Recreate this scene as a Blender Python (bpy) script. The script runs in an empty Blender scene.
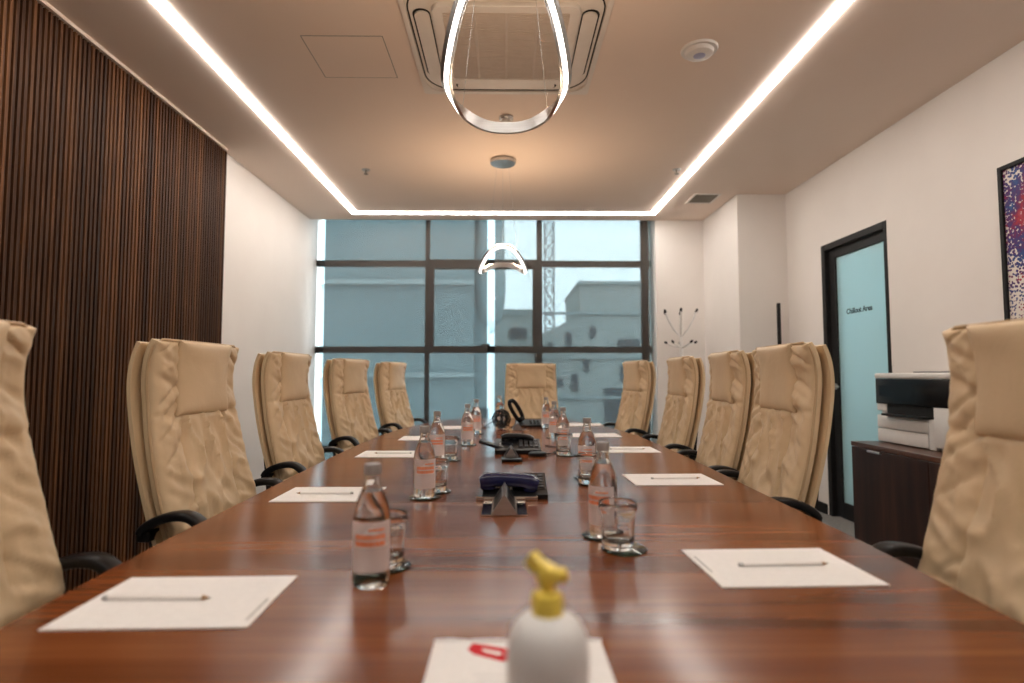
import bpy, bmesh, math, random
from mathutils import Vector, Matrix, noise
random.seed(7)
PI = math.pi
scene = bpy.context.scene
COL = scene.collection

# ---------------------------------------------------------------- helpers
class MB:
    """collects shapes into one mesh"""
    def __init__(self):
        self.bm = bmesh.new()
    def box(self, x0, x1, y0, y1, z0, z1, bev=0.0, seg=2, mi=0, mat=None):
        r = bmesh.ops.create_cube(self.bm, size=1.0)
        vs = r['verts']
        M = Matrix.Translation(((x0+x1)/2, (y0+y1)/2, (z0+z1)/2)) @ Matrix.Diagonal((abs(x1-x0), abs(y1-y0), abs(z1-z0), 1))
        bmesh.ops.transform(self.bm, matrix=M, verts=vs)
        fs = set(f for v in vs for f in v.link_faces)
        for f in fs: f.material_index = mi
        if bev > 0:
            es = list(set(e for v in vs for e in v.link_edges))
            rr = bmesh.ops.bevel(self.bm, geom=es, offset=bev, segments=seg, profile=0.5, affect='EDGES')
            vs = list(set(v for f in rr['faces'] for v in f.verts))
            for f in rr['faces']: f.material_index = mi
        if mat is not None:
            bmesh.ops.transform(self.bm, matrix=mat, verts=vs)
        return self
    def lathe(self, prof, seg=32, c=(0, 0, 0), mi=0, mat=None, closed=False):
        """prof: list of (r, z); r==0 makes a pole. Profile order: bottom to top on the outside"""
        rings = []
        allv = []
        for r, z in prof:
            if r <= 1e-6:
                v = self.bm.verts.new((c[0], c[1], c[2]+z)); rings.append([v]); allv.append(v)
            else:
                ring = [self.bm.verts.new((c[0]+r*math.cos(2*PI*k/seg), c[1]+r*math.sin(2*PI*k/seg), c[2]+z)) for k in range(seg)]
                rings.append(ring); allv += ring
        pairs = list(zip(rings[:-1], rings[1:]))
        if closed: pairs.append((rings[-1], rings[0]))
        for a, b in pairs:
            for k in range(seg):
                k2 = (k+1) % seg
                if len(a) == 1 and len(b) == 1: continue
                if len(a) == 1: f = self.bm.faces.new((a[0], b[k2], b[k]))
                elif len(b) == 1: f = self.bm.faces.new((a[k], a[k2], b[0]))
                else: f = self.bm.faces.new((a[k], a[k2], b[k2], b[k]))
                f.material_index = mi
        if mat is not None:
            bmesh.ops.transform(self.bm, matrix=mat, verts=allv)
        return self
    def sweep(self, pts, sec, up=(0, 0, 1), closed=False, mi=0, cap=True, sec_fn=None):
        """sweep section list [(a,b)] along pts; a along side vector, b along local up"""
        pts = [Vector(p) for p in pts]
        n = len(pts); rings = []
        prev_u = Vector(up)
        for i, p in enumerate(pts):
            if closed: t = pts[(i+1) % n]-pts[i-1]
            elif i == 0: t = pts[1]-pts[0]
            elif i == n-1: t = pts[-1]-pts[-2]
            else: t = pts[i+1]-pts[i-1]
            t.normalize()
            s = t.cross(prev_u)
            if s.length < 1e-4:
                s = t.cross(Vector((1, 0, 0)))
                if s.length < 1e-4: s = t.cross(Vector((0, 1, 0)))
            s.normalize(); u = s.cross(t).normalized()
            if not closed: prev_u = u
            ss = sec_fn(i) if sec_fn else sec
            rings.append([self.bm.verts.new(p+s*a+u*b) for a, b in ss])
        m = len(rings[0])
        pr = [(rings[i], rings[i+1]) for i in range(n-1)]
        if closed: pr.append((rings[-1], rings[0]))
        for a, b in pr:
            for k in range(m):
                k2 = (k+1) % m
                f = self.bm.faces.new((a[k], a[k2], b[k2], b[k])); f.material_index = mi
        if cap and not closed:
            f = self.bm.faces.new(list(reversed(rings[0]))); f.material_index = mi
            f = self.bm.faces.new(rings[-1]); f.material_index = mi
        return self
    def tube(self, pts, r, seg=10, closed=False, mi=0, r_fn=None):
        sec = [(r*math.cos(2*PI*k/seg), r*math.sin(2*PI*k/seg)) for k in range(seg)]
        fn = None
        if r_fn: fn = lambda i: [(r_fn(i)*math.cos(2*PI*k/seg), r_fn(i)*math.sin(2*PI*k/seg)) for k in range(seg)]
        return self.sweep(pts, sec, closed=closed, mi=mi, sec_fn=fn)
    def prism(self, poly, axis, a0, a1, mi=0, mat=None):
        """extrude a 2-D polygon along axis 'X','Y' or 'Z'"""
        def P(p, a):
            if axis == 'X': return (a, p[0], p[1])
            if axis == 'Y': return (p[0], a, p[1])
            return (p[0], p[1], a)
        A = [self.bm.verts.new(P(p, a0)) for p in poly]
        B = [self.bm.verts.new(P(p, a1)) for p in poly]
        n = len(poly)
        fs = [self.bm.faces.new(A), self.bm.faces.new(list(reversed(B)))]
        for k in range(n):
            fs.append(self.bm.faces.new((A[k], B[k], B[(k+1) % n], A[(k+1) % n])))
        for f in fs: f.material_index = mi
        if mat is not None: bmesh.ops.transform(self.bm, matrix=mat, verts=A+B)
        return self
    def grid(self, fn, nu, nv, mi=0):
        vs = [[self.bm.verts.new(fn(i/nu, j/nv)) for i in range(nu+1)] for j in range(nv+1)]
        for j in range(nv):
            for i in range(nu):
                f = self.bm.faces.new((vs[j][i], vs[j][i+1], vs[j+1][i+1], vs[j+1][i])); f.material_index = mi
        return vs
    def build(self, name, mats, parent=None, smooth=None, loc=None, rz=0.0):
        bmesh.ops.recalc_face_normals(self.bm, faces=self.bm.faces[:])
        me = bpy.data.meshes.new(name)
        self.bm.to_mesh(me); self.bm.free()
        if not isinstance(mats, (list, tuple)): mats = [mats]
        for m in mats: me.materials.append(m)
        if smooth is not None:
            me.polygons.foreach_set('use_smooth', [True]*len(me.polygons))
            if smooth < 170:
                me.set_sharp_from_angle(angle=math.radians(smooth))
        o = bpy.data.objects.new(name, me); COL.objects.link(o)
        if parent is not None: o.parent = parent
        if loc is not None: o.location = loc
        o.rotation_euler.z = rz
        return o

def tag(o, label=None, cat=None, group=None, kind=None):
    if label: o['label'] = label
    if cat: o['category'] = cat
    if group: o['group'] = group
    if kind: o['kind'] = kind
    return o
def thing(name, label, cat, loc=(0, 0, 0), rz=0.0, group=None):
    o = bpy.data.objects.new(name, None); COL.objects.link(o)
    o.empty_display_size = 0.05
    o.location = loc; o.rotation_euler = (0, 0, rz)
    return tag(o, label, cat, group)
def dup(root, loc, rz, label, group=None):
    r = root.copy(); COL.objects.link(r); r.location = loc; r.rotation_euler = (0, 0, rz)
    r['label'] = label
    if group: r['group'] = group
    for ch in list(root.children):
        c = ch.copy(); COL.objects.link(c); c.parent = r
        for g in ch.children:
            d = g.copy(); COL.objects.link(d); d.parent = c
    return r
def struct(mb, name, mat, label=None, parent=None, smooth=None):
    o = mb.build(name, mat, parent, smooth)
    if parent is None: tag(o, label, None, None, 'structure')
    return o

# ---------------------------------------------------------------- materials
def mat(name, col=(.8, .8, .8), rough=.5, metal=0.0, spec=.5, coat=0.0, sheen=0.0, emis=None, estr=0.0, trans=0.0, ior=1.45):
    m = bpy.data.materials.new(name); m.use_nodes = True
    b = m.node_tree.nodes['Principled BSDF']
    b.inputs['Base Color'].default_value = (*col, 1)
    b.inputs['Roughness'].default_value = rough
    b.inputs['Metallic'].default_value = metal
    b.inputs['Specular IOR Level'].default_value = spec
    b.inputs['Coat Weight'].default_value = coat
    b.inputs['Coat Roughness'].default_value = .08
    b.inputs['Sheen Weight'].default_value = sheen
    b.inputs['IOR'].default_value = ior
    b.inputs['Transmission Weight'].default_value = trans
    if emis:
        b.inputs['Emission Color'].default_value = (*emis, 1)
        b.inputs['Emission Strength'].default_value = estr
    return m
def N(m, t, **kw):
    n = m.node_tree.nodes.new(t)
    for k, v in kw.items():
        if k.startswith('i_'): n.inputs[k[2:].replace('_', ' ')].default_value = v
        else: setattr(n, k, v)
    return n
def L(m, a, ao, b, bi): m.node_tree.links.new(a.outputs[ao], b.inputs[bi])
def bsdf(m): return m.node_tree.nodes['Principled BSDF']
def ramp(m, stops):
    r = N(m, 'ShaderNodeValToRGB')
    e = r.color_ramp.elements
    while len(e) < len(stops): e.new(0.5)
    for k, (p, c) in enumerate(stops):
        e[k].position = p; e[k].color = (*c, 1)
    return r
def noisy(m, scale, stops, scl=(1, 1, 1), detail=4, bump=0.0, bscale=None, distortion=0.0, bdist=.01):
    tc = N(m, 'ShaderNodeTexCoord'); mp = N(m, 'ShaderNodeMapping')
    mp.inputs['Scale'].default_value = scl
    L(m, tc, 'Object', mp, 'Vector')
    nz = N(m, 'ShaderNodeTexNoise'); nz.inputs['Scale'].default_value = scale; nz.inputs['Detail'].default_value = detail
    nz.inputs['Distortion'].default_value = distortion
    L(m, mp, 'Vector', nz, 'Vector')
    if stops:
        r = ramp(m, stops); L(m, nz, 'Fac', r, 'Fac'); L(m, r, 'Color', bsdf(m), 'Base Color')
    if bump:
        src = nz
        if bscale:
            src = N(m, 'ShaderNodeTexNoise'); src.inputs['Scale'].default_value = bscale; src.inputs['Detail'].default_value = 3
            L(m, mp, 'Vector', src, 'Vector')
        bp = N(m, 'ShaderNodeBump'); bp.inputs['Strength'].default_value = bump; bp.inputs['Distance'].default_value = bdist
        L(m, src, 'Fac', bp, 'Height'); L(m, bp, 'Normal', bsdf(m), 'Normal')
    return m

M = {}
M['plaster'] = noisy(mat('plaster', rough=.75, spec=.3), 3, [(.3, (.78, .735, .70)), (.7, (.81, .765, .73))], bump=.03, bscale=160, bdist=.002)
M['ceiling'] = noisy(mat('ceiling_paint', rough=.8, spec=.2), 2, [(.3, (.79, .665, .575)), (.7, (.81, .685, .595))])
M['floor'] = noisy(mat('floor_carpet', rough=.95, spec=.1), 60, [(.3, (.19, .183, .175)), (.7, (.26, .25, .24))], bump=.2, bscale=300, bdist=.003)
M['dark_frame'] = noisy(mat('anthracite_metal', rough=.5, spec=.25), 20, [(.3, (.012, .012, .012)), (.7, (.018, .017, .017))])
M['window_metal'] = noisy(mat('window_metal', rough=.5, spec=.3), 20, [(.3, (.022, .021, .02)), (.7, (.03, .028, .027))])
M['slat_back'] = noisy(mat('panel_felt', rough=.95, spec=.05), 40, [(.3, (.006, .004, .003)), (.7, (.01, .007, .006))])

# slat walnut, tone changes from slat to slat
m = mat('slat_walnut', rough=.6, spec=.2)
tc = N(m, 'ShaderNodeTexCoord'); mp = N(m, 'ShaderNodeMapping'); mp.inputs['Scale'].default_value = (0.2, 24, .06)
L(m, tc, 'Object', mp, 'Vector')
n1 = N(m, 'ShaderNodeTexNoise'); n1.inputs['Scale'].default_value = 1.0; n1.inputs['Detail'].default_value = 1
L(m, mp, 'Vector', n1, 'Vector')
mp2 = N(m, 'ShaderNodeMapping'); mp2.inputs['Scale'].default_value = (60, 60, 1.6)
L(m, tc, 'Object', mp2, 'Vector')
n2 = N(m, 'ShaderNodeTexNoise'); n2.inputs['Scale'].default_value = 2.2; n2.inputs['Detail'].default_value = 4
L(m, mp2, 'Vector', n2, 'Vector')
mx = N(m, 'ShaderNodeMath', operation='MULTIPLY_ADD'); mx.inputs[1].default_value = .6
mlt = N(m, 'ShaderNodeMath', operation='MULTIPLY'); mlt.inputs[1].default_value = .45
L(m, n1, 'Fac', mx, 0); L(m, n2, 'Fac', mlt, 0); L(m, mlt, 'Value', mx, 2)
r = ramp(m, [(.34, (.022, .0085, .004)), (.52, (.062, .024, .009)), (.72, (.17, .070, .026))])
L(m, mx, 'Value', r, 'Fac'); L(m, r, 'Color', bsdf(m), 'Base Color')
M['slat'] = m

# glossy table veneer, grain runs across the table (world x)
m = mat('table_veneer', rough=.3, spec=.42, coat=0)
tc = N(m, 'ShaderNodeTexCoord')
mp = N(m, 'ShaderNodeMapping'); mp.inputs['Scale'].default_value = (.55, 9, 9); L(m, tc, 'Object', mp, 'Vector')
n1 = N(m, 'ShaderNodeTexNoise'); n1.inputs['Scale'].default_value = 1.1; n1.inputs['Detail'].default_value = 4; n1.inputs['Distortion'].default_value = 1.2
L(m, mp, 'Vector', n1, 'Vector')
mp2 = N(m, 'ShaderNodeMapping'); mp2.inputs['Scale'].default_value = (2, 160, 160); L(m, tc, 'Object', mp2, 'Vector')
n2 = N(m, 'ShaderNodeTexNoise'); n2.inputs['Scale'].default_value = 1.0; n2.inputs['Detail'].default_value = 3
L(m, mp2, 'Vector', n2, 'Vector')
mx = N(m, 'ShaderNodeMath', operation='MULTIPLY_ADD'); mx.inputs[1].default_value = .3
mlt = N(m, 'ShaderNodeMath', operation='MULTIPLY'); mlt.inputs[1].default_value = .75
L(m, n1, 'Fac', mlt, 0); L(m, n2, 'Fac', mx, 0); L(m, mlt, 'Value', mx, 2)
r = ramp(m, [(.32, (.085, .020, .005)), (.52, (.175, .048, .012)), (.74, (.28, .092, .026))])
L(m, mx, 'Value', r, 'Fac'); L(m, r, 'Color', bsdf(m), 'Base Color')
rr = N(m, 'ShaderNodeMapRange'); rr.inputs['To Min'].default_value = .15; rr.inputs['To Max'].default_value = .23
L(m, n1, 'Fac', rr, 'Value'); L(m, rr, 'Result', bsdf(m), 'Roughness')
M['veneer'] = m
M['veneer_seam'] = noisy(mat('veneer_seam', rough=.4), 30, [(.3, (.03, .011, .006)), (.7, (.045, .016, .008))])
M['cabinet_wood'] = noisy(mat('cabinet_wood', rough=.35, spec=.4), 2.2, [(.3, (.018, .006, .004)), (.55, (.035, .012, .007)), (.75, (.06, .022, .012))], scl=(9, 9, .7), detail=6)
M['cabinet_top'] = noisy(mat('cabinet_top_wood', rough=.3, spec=.5), 2.2, [(.3, (.05, .018, .009)), (.55, (.09, .033, .016)), (.75, (.14, .055, .027))], scl=(9, .7, 9), detail=6)

# leather
def leather(name, c0, c1):
    m = mat(name, rough=.42, spec=.4)
    tc = N(m, 'ShaderNodeTexCoord')
    nz = N(m, 'ShaderNodeTexNoise'); nz.inputs['Scale'].default_value = 6; nz.inputs['Detail'].default_value = 3
    L(m, tc, 'Object', nz, 'Vector')
    r = ramp(m, [(.3, c0), (.7, c1)]); L(m, nz, 'Fac', r, 'Fac'); L(m, r, 'Color', bsdf(m), 'Base Color')
    vo = N(m, 'ShaderNodeTexVoronoi'); vo.inputs['Scale'].default_value = 420
    L(m, tc, 'Object', vo, 'Vector')
    b1 = N(m, 'ShaderNodeBump'); b1.inputs['Strength'].default_value = .12; b1.inputs['Distance'].default_value = .001
    L(m, vo, 'Distance', b1, 'Height')
    n2 = N(m, 'ShaderNodeTexNoise'); n2.inputs['Scale'].default_value = 24; n2.inputs['Detail'].default_value = 3; n2.inputs['Distortion'].default_value = .8
    L(m, tc, 'Object', n2, 'Vector')
    b2 = N(m, 'ShaderNodeBump'); b2.inputs['Strength'].default_value = .16; b2.inputs['Distance'].default_value = .008
    L(m, n2, 'Fac', b2, 'Height'); L(m, b1, 'Normal', b2, 'Normal'); L(m, b2, 'Normal', bsdf(m), 'Normal')
    return m
M['leather'] = leather('cream_leather', (.68, .515, .315), (.74, .565, .355))
M['piping'] = leather('leather_piping', (.52, .365, .21), (.57, .405, .24))
M['black_plastic'] = noisy(mat('black_plastic', rough=.35, spec=.3), 40, [(.3, (.005, .005, .006)), (.7, (.009, .009, .010))])
M['black_matte'] = noisy(mat('black_matte', rough=.6, spec=.3), 40, [(.3, (.01, .01, .011)), (.7, (.018, .018, .018))])
M['gloss_black'] = noisy(mat('gloss_black', rough=.25, spec=.3), 40, [(.3, (.004, .004, .005)), (.7, (.007, .007, .008))])
M['navy'] = noisy(mat('navy_plastic', rough=.25, spec=.5), 30, [(.3, (.008, .010, .05)), (.7, (.012, .015, .07))])
M['button'] = noisy(mat('grey_button', rough=.5), 40, [(.3, (.045, .05, .058)), (.7, (.065, .07, .078))])
M['chrome'] = noisy(mat('polished_chrome', rough=.12, metal=1.0), 20, [(.3, (.60, .56, .52)), (.7, (.66, .62, .58))])
M['brushed'] = noisy(mat('brushed_metal', rough=.32, metal=1.0), 8, [(.3, (.46, .45, .44)), (.7, (.55, .54, .53))], scl=(1, 1, 30))
M['socket_dark'] = noisy(mat('socket_dark', rough=.3), 30, [(.3, (.012, .012, .013)), (.7, (.02, .02, .021))])
M['paper'] = noisy(mat('white_paper', rough=.85, spec=.15), 90, [(.3, (.84, .82, .80)), (.7, (.88, .86, .84))])
M['print_grey'] = noisy(mat('grey_print', rough=.85, spec=.1), 90, [(.3, (.42, .41, .40)), (.7, (.48, .47, .46))])
M['print_faint'] = noisy(mat('faint_print', rough=.85, spec=.1), 90, [(.3, (.70, .69, .68)), (.7, (.74, .73, .72))])
M['print_red'] = noisy(mat('red_print', rough=.6, spec=.2), 60, [(.3, (.55, .012, .02)), (.7, (.62, .02, .03))])
M['pencil_white'] = noisy(mat('pencil_paint', rough=.35), 40, [(.3, (.84, .81, .78)), (.7, (.87, .84, .81))])
M['pencil_wood'] = noisy(mat('pencil_wood', rough=.7), 60, [(.3, (.35, .20, .10)), (.7, (.45, .27, .14))])
M['pencil_lead'] = noisy(mat('pencil_lead', rough=.5), 60, [(.3, (.03, .03, .03)), (.7, (.05, .05, .05))])
M['white_plastic'] = noisy(mat('white_plastic', rough=.35, spec=.4), 25, [(.3, (.72, .70, .68)), (.7, (.76, .74, .72))])
M['grey_plastic'] = noisy(mat('grey_plastic', rough=.4, spec=.4), 25, [(.3, (.30, .29, .285)), (.7, (.36, .35, .34))])
M['soap_white'] = noisy(mat('soap_bottle_white', rough=.4, spec=.4), 25, [(.3, (.80, .80, .79)), (.7, (.83, .83, .82))])
M['soap_yellow'] = noisy(mat('pump_yellow', rough=.35, spec=.4), 25, [(.3, (.90, .68, .09)), (.7, (.93, .73, .13))])
M['cap_grey'] = noisy(mat('cap_grey', rough=.45), 30, [(.3, (.30, .275, .26)), (.7, (.35, .325, .31))])
M['orange'] = noisy(mat('orange_print', rough=.6), 60, [(.3, (.80, .20, .06)), (.7, (.86, .25, .09))])
M['ac_white'] = noisy(mat('air_unit_white', rough=.5), 20, [(.3, (.74, .69, .64)), (.7, (.78, .73, .68))])
M['ac_grille'] = noisy(mat('air_unit_grille', rough=.7), 20, [(.3, (.58, .51, .45)), (.7, (.62, .55, .49))])
M['vent_metal'] = noisy(mat('vent_metal', rough=.6), 20, [(.3, (.20, .18, .15)), (.7, (.25, .23, .19))])
M['blue_dot'] = noisy(mat('blue_ring', rough=.4), 20, [(.3, (.35, .37, .55)), (.7, (.40, .42, .60))])
M['led'] = mat('led_diffuser', (.9, .9, .9), .5, emis=(1.0, .94, .87), estr=29.5)
M['led_ring'] = mat('led_ring_diffuser', (.9, .9, .9), .5, emis=(1.0, .90, .82), estr=6.0)
M['ceiling_fill'] = mat('ceiling_fill_glow', (.9, .9, .9), .5, emis=(1.0, .70, .45), estr=290.0)  # added warm glow that lifts the ceiling, not a visible lamp part
M['screen'] = noisy(mat('display_dark', rough=.15), 30, [(.3, (.006, .007, .01)), (.7, (.01, .011, .015))])
# outside
M['facade_teal'] = noisy(mat('facade_teal', rough=.6, spec=.3), .15, [(.3, (.20, .265, .28)), (.7, (.24, .305, .32))])
M['facade_band'] = noisy(mat('facade_band', rough=.7, spec=.2), .3, [(.3, (.32, .38, .39)), (.7, (.36, .42, .43))])
M['facade_dark'] = noisy(mat('facade_dark', rough=.6, spec=.3), .3, [(.3, (.22, .29, .31)), (.7, (.27, .34, .36))])
M['facade_pale'] = noisy(mat('facade_pale', rough=.8, spec=.2), .2, [(.3, (.46, .50, .49)), (.7, (.52, .56, .55))])
M['facade_stone'] = noisy(mat('facade_stone', rough=.8, spec=.2), .25, [(.3, (.34, .37, .365)), (.7, (.41, .44, .43))])
M['far_window'] = noisy(mat('far_window_glass', rough=.2, spec=.5), .5, [(.3, (.05, .07, .085)), (.7, (.07, .09, .105))])
M['crane_steel'] = noisy(mat('crane_steel', rough=.6), .5, [(.3, (.25, .30, .33)), (.7, (.30, .35, .38))])
M['ground'] = noisy(mat('street_asphalt', rough=.9), .3, [(.3, (.12, .13, .13)), (.7, (.16, .17, .17))])

# clear glass for bottles, tumblers and coasters
def glass(name, col, ior=1.45, rough=0.0):
    m = mat(name, col, rough, trans=1.0, ior=ior); return m
M['bottle_glass'] = glass('bottle_glass', (.97, .985, .98), 1.36)
M['tumbler_glass'] = glass('tumbler_glass', (.975, .985, .985), 1.46)

# thin pane: mostly clear with a fresnel reflection
def pane(name, tint, refl=1.0):
    m = bpy.data.materials.new(name); m.use_nodes = True
    nt = m.node_tree; nt.nodes.clear()
    out = nt.nodes.new('ShaderNodeOutputMaterial')
    tr = nt.nodes.new('ShaderNodeBsdfTransparent'); tr.inputs['Color'].default_value = (*tint, 1)
    gl = nt.nodes.new('ShaderNodeBsdfGlossy'); gl.inputs['Roughness'].default_value = .03
    fr = nt.nodes.new('ShaderNodeFresnel'); fr.inputs['IOR'].default_value = 1.4
    mx = nt.nodes.new('ShaderNodeMixShader')
    nt.links.new(fr.outputs[0], mx.inputs[0]); nt.links.new(tr.outputs[0], mx.inputs[1]); nt.links.new(gl.outputs[0], mx.inputs[2])
    nt.links.new(mx.outputs[0], out.inputs['Surface'])
    return m
M['coaster_glass'] = pane('coaster_glass', (.93, .985, .97))
M['coaster_edge'] = pane('coaster_edge', (.45, .78, .70))
M['window_glass'] = pane('window_glass', (.95, .985, .985))
# roller screen cloth: open weave (see-through) plus cloth that catches room light
def cloth_mix(name, tcol, dcol, tl, fac, wscale):
    m = bpy.data.materials.new(name); m.use_nodes = True
    nt = m.node_tree; nt.nodes.clear()
    out = nt.nodes.new('ShaderNodeOutputMaterial')
    tr = nt.nodes.new('ShaderNodeBsdfTransparent'); tr.inputs['Color'].default_value = (*tcol, 1)
    df = nt.nodes.new('ShaderNodeBsdfDiffuse'); df.inputs['Color'].default_value = (*dcol, 1)
    ts = nt.nodes.new('ShaderNodeBsdfTranslucent'); ts.inputs['Color'].default_value = (*tl, 1)
    a = nt.nodes.new('ShaderNodeAddShader')
    mx = nt.nodes.new('ShaderNodeMixShader')
    tc = nt.nodes.new('ShaderNodeTexCoord')
    nz = nt.nodes.new('ShaderNodeTexNoise'); nz.inputs['Scale'].default_value = wscale; nz.inputs['Detail'].default_value = 2
    nt.links.new(tc.outputs['Object'], nz.inputs['Vector'])
    mr = nt.nodes.new('ShaderNodeMapRange'); mr.inputs['From Min'].default_value = .3; mr.inputs['From Max'].default_value = .7
    mr.inputs['To Min'].default_value = fac-.008; mr.inputs['To Max'].default_value = fac+.008
    nt.links.new(nz.outputs['Fac'], mr.inputs['Value']); nt.links.new(mr.outputs['Result'], mx.inputs[0])
    nt.links.new(df.outputs[0], a.inputs[0]); nt.links.new(ts.outputs[0], a.inputs[1])
    nt.links.new(tr.outputs[0], mx.inputs[1]); nt.links.new(a.outputs[0], mx.inputs[2])
    nt.links.new(mx.outputs[0], out.inputs['Surface'])
    return m
M['blind'] = cloth_mix('roller_screen', (.92, .98, .985), (.10, .085, .075), (.01, .015, .017), .62, 120)
M['label'] = cloth_mix('bottle_label', (.95, .95, .95), (.80, .71, .69), (.14, .12, .12), .56, 40)
M['label_white'] = cloth_mix('bottle_label_white', (.95, .95, .95), (.84, .80, .78), (.12, .12, .12), .7, 40)
# frosted door glass: the lit room beyond shows only as an even teal
M['frosted'] = mat('frosted_glass', (.40, .62, .66), .28, spec=.5, trans=0.0)
b = bsdf(M['frosted']); b.inputs['Transmission Weight'].default_value = .25; b.inputs['Roughness'].default_value = .3

# ---------------------------------------------------------------- camera
cam_d = bpy.data.cameras.new('camera'); cam = bpy.data.objects.new('camera', cam_d); COL.objects.link(cam)
cam_d.sensor_width = 36.0; cam_d.lens = 20.0
cam.location = (0, 0, 1.11)
cam.rotation_euler = (PI/2+math.atan(33.5/569), 0, -math.atan(6/569))
cam_d.clip_start = .02; cam_d.clip_end = 400
cam_d.dof.use_dof = True; cam_d.dof.focus_distance = 2.15; cam_d.dof.aperture_fstop = 1.8
scene.camera = cam

# ---------------------------------------------------------------- room shell
ZC = 2.77; YB = -1.7; YW = 6.02; XL = -2.095; XR = 2.57
struct(MB().box(XL-.2, XR+1.6, YB-.2, 6.5, -.12, 0), 'floor', M['floor'], 'grey carpeted floor of the meeting room')
struct(MB().box(XL-.2, XR+.2, YB-.2, YW+.0, ZC, ZC+.12), 'ceiling', M['ceiling'], 'warm white flat ceiling')
struct(MB().box(XL-.15, XL, YB-.15, YW+.4, 0, ZC+.12), 'wall_left', M['plaster'], 'white plaster wall between the slats and the window')
struct(MB().box(XL-.15, XR+.15, YB-.15, YB, 0, ZC), 'wall_back', M['plaster'])
# right wall with the door opening (y 3.66 to 4.45)
DY0, DY1, DZ = 3.765, 4.563, 2.157
struct(MB().box(XR, XR+.15, YB, DY0, 0, ZC).box(XR, XR+.15, DY1, YW+.3, 0, ZC).box(XR, XR+.15, DY0, DY1, DZ, ZC),
       'wall_right', M['plaster'], 'white plaster wall with the glass door')
# projecting pier in the far right corner, and the window wall beside it
struct(MB().box(2.12, XR, 5.12, YW+.3, 0, ZC), 'wall_pier', M['plaster'], 'white boxed pier projecting in the far right corner')
struct(MB().box(1.605, 2.12, YW+.001, YW+.40, 0, ZC+.12), 'wall_front', M['plaster'], 'white wall strip right of the window')
struct(MB().box(XL-.1, 2.0, YW+.001, YW+.4, ZC+.12, ZC+.2), 'trim_1', M['ceiling'])
# baseboards
struct(MB().box(XR-.014, XR, YB, DY0-.02, 0, .08), 'baseboard_right', M['dark_frame'], 'dark baseboard along the right wall')
struct(MB().box(XR-.014, XR, DY1+.02, 5.12, 0, .08).box(2.106, 2.12, 5.106, YW, 0, .08).box(2.106, XR-.014, 5.106, 5.12, 0, .08), 'baseboard_pier', M['dark_frame'])
struct(MB().box(XL, XL+.014, 4.12, YW, 0, .08), 'baseboard_left', M['dark_frame'])
# wood slat panelling on the left wall
bmk = MB().box(XL, XL+.012, YB, 4.11, .0, 2.748)
struct(bmk, 'wall_left_panel', M['slat_back'], 'dark backing of the slat panel')
sl = MB(); y = YB+.02
while y < 4.085:
    sl.box(XL+.0125, XL+.042, y, y+.0160, .012, 2.745)
    y += .0292
sl.box(XL+.001, XL+.046, 4.098, 4.111, 0, 2.746)
struct(sl, 'wall_left_slats', M['slat'], 'dark walnut vertical slats covering the left wall')
# shadow gap profile between slats and ceiling
struct(MB().box(XL, XL+.05, YB, 4.111, 2.752, ZC), 'trim_2', M['ceiling'])

# ---------------------------------------------------------------- window and blinds
WY = 6.24          # plane of the window frame
def bar(mb, x0, x1, z0, z1, d=.06): mb.box(x0, x1, WY, WY+d, z0, z1, .004, 1)
k = WY/569.0
def wx(px): return (px-506)*k
def wz(py): return 1.11+(375-py)*k
fr = MB()
VX = [(wx(424.5), wx(429)), (wx(537), wx(542.5)), (wx(643), wx(650))]
for a, b_ in VX: bar(fr, a, b_, 0, ZC+.1)
for (p0, p1) in ((265.5, 259.5), (353, 346.5)):
    bar(fr, XL, 1.66, wz(p0), wz(p1), .07)
bar(fr, XL, 1.66, .27, .34, .07); bar(fr, XL, 1.66, 0, .06, .07); bar(fr, XL, 1.66, ZC+.10, ZC+.12, .07)
win = struct(fr, 'window_1', M['window_metal'], 'wide dark framed window filling the end wall')
# opening sash in the middle bay
sa = MB()
sx0, sx1, sz0, sz1 = wx(426), wx(540.5), wz(353), wz(259)
w_ = .085
sa.box(sx0, sx0+w_, WY-.03, WY+.05, sz0, sz1, .004, 1).box(sx1-w_, sx1, WY-.03, WY+.05, sz0, sz1, .004, 1)
sa.box(sx0+w_, sx1-w_, WY-.03, WY+.05, sz0, sz0+.075, .004, 1).box(sx0+w_, sx1-w_, WY-.03, WY+.05, sz1-.10, sz1, .004, 1)
struct(sa, 'window_sash', M['window_metal'], None, win)
hd = MB().box(wx(487), wx(490), WY-.05, WY-.03, sz0+.02, sz0+.10, .003).box(wx(481), wx(489), WY-.075, WY-.05, sz0+.075, sz0+.095, .004)
struct(hd, 'window_handle', M['black_plastic'], None, win)
struct(MB().box(XL-.02, 1.68, WY+.025, WY+.031, .03, ZC+.08), 'window_pane', M['window_glass'], None, win)

BY = 6.10
kb = BY/569.0
def bx(px): return (px-506)*kb
def blind(x0, x1, label):
    t = thing('roller_blind', label, 'blind', (x0, BY, 0), 0, None)
    MB().box(0, x1-x0, 0, .0008, .09, ZC+.07).build('screen_cloth', M['blind'], t)
    MB().lathe([(0, 0), (.024, 0), (.024, x1-x0), (0, x1-x0)], 20, mat=Matrix.Translation((0, .022, ZC+.085)) @ Matrix.Rotation(PI/2, 4, 'Y')).build('roller_tube', M['grey_plastic'], t, 40)
    MB().box(0, x1-x0, -.008, .010, .06, .09, .003).build('bottom_bar', M['grey_plastic'], t, 40)
    return t
blind(bx(323.5), bx(487.2), 'left translucent teal roller blind, in front of a grey facade')
blind(bx(494.6), bx(651.5), 'right translucent teal roller blind, with sky and pale buildings behind')

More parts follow.
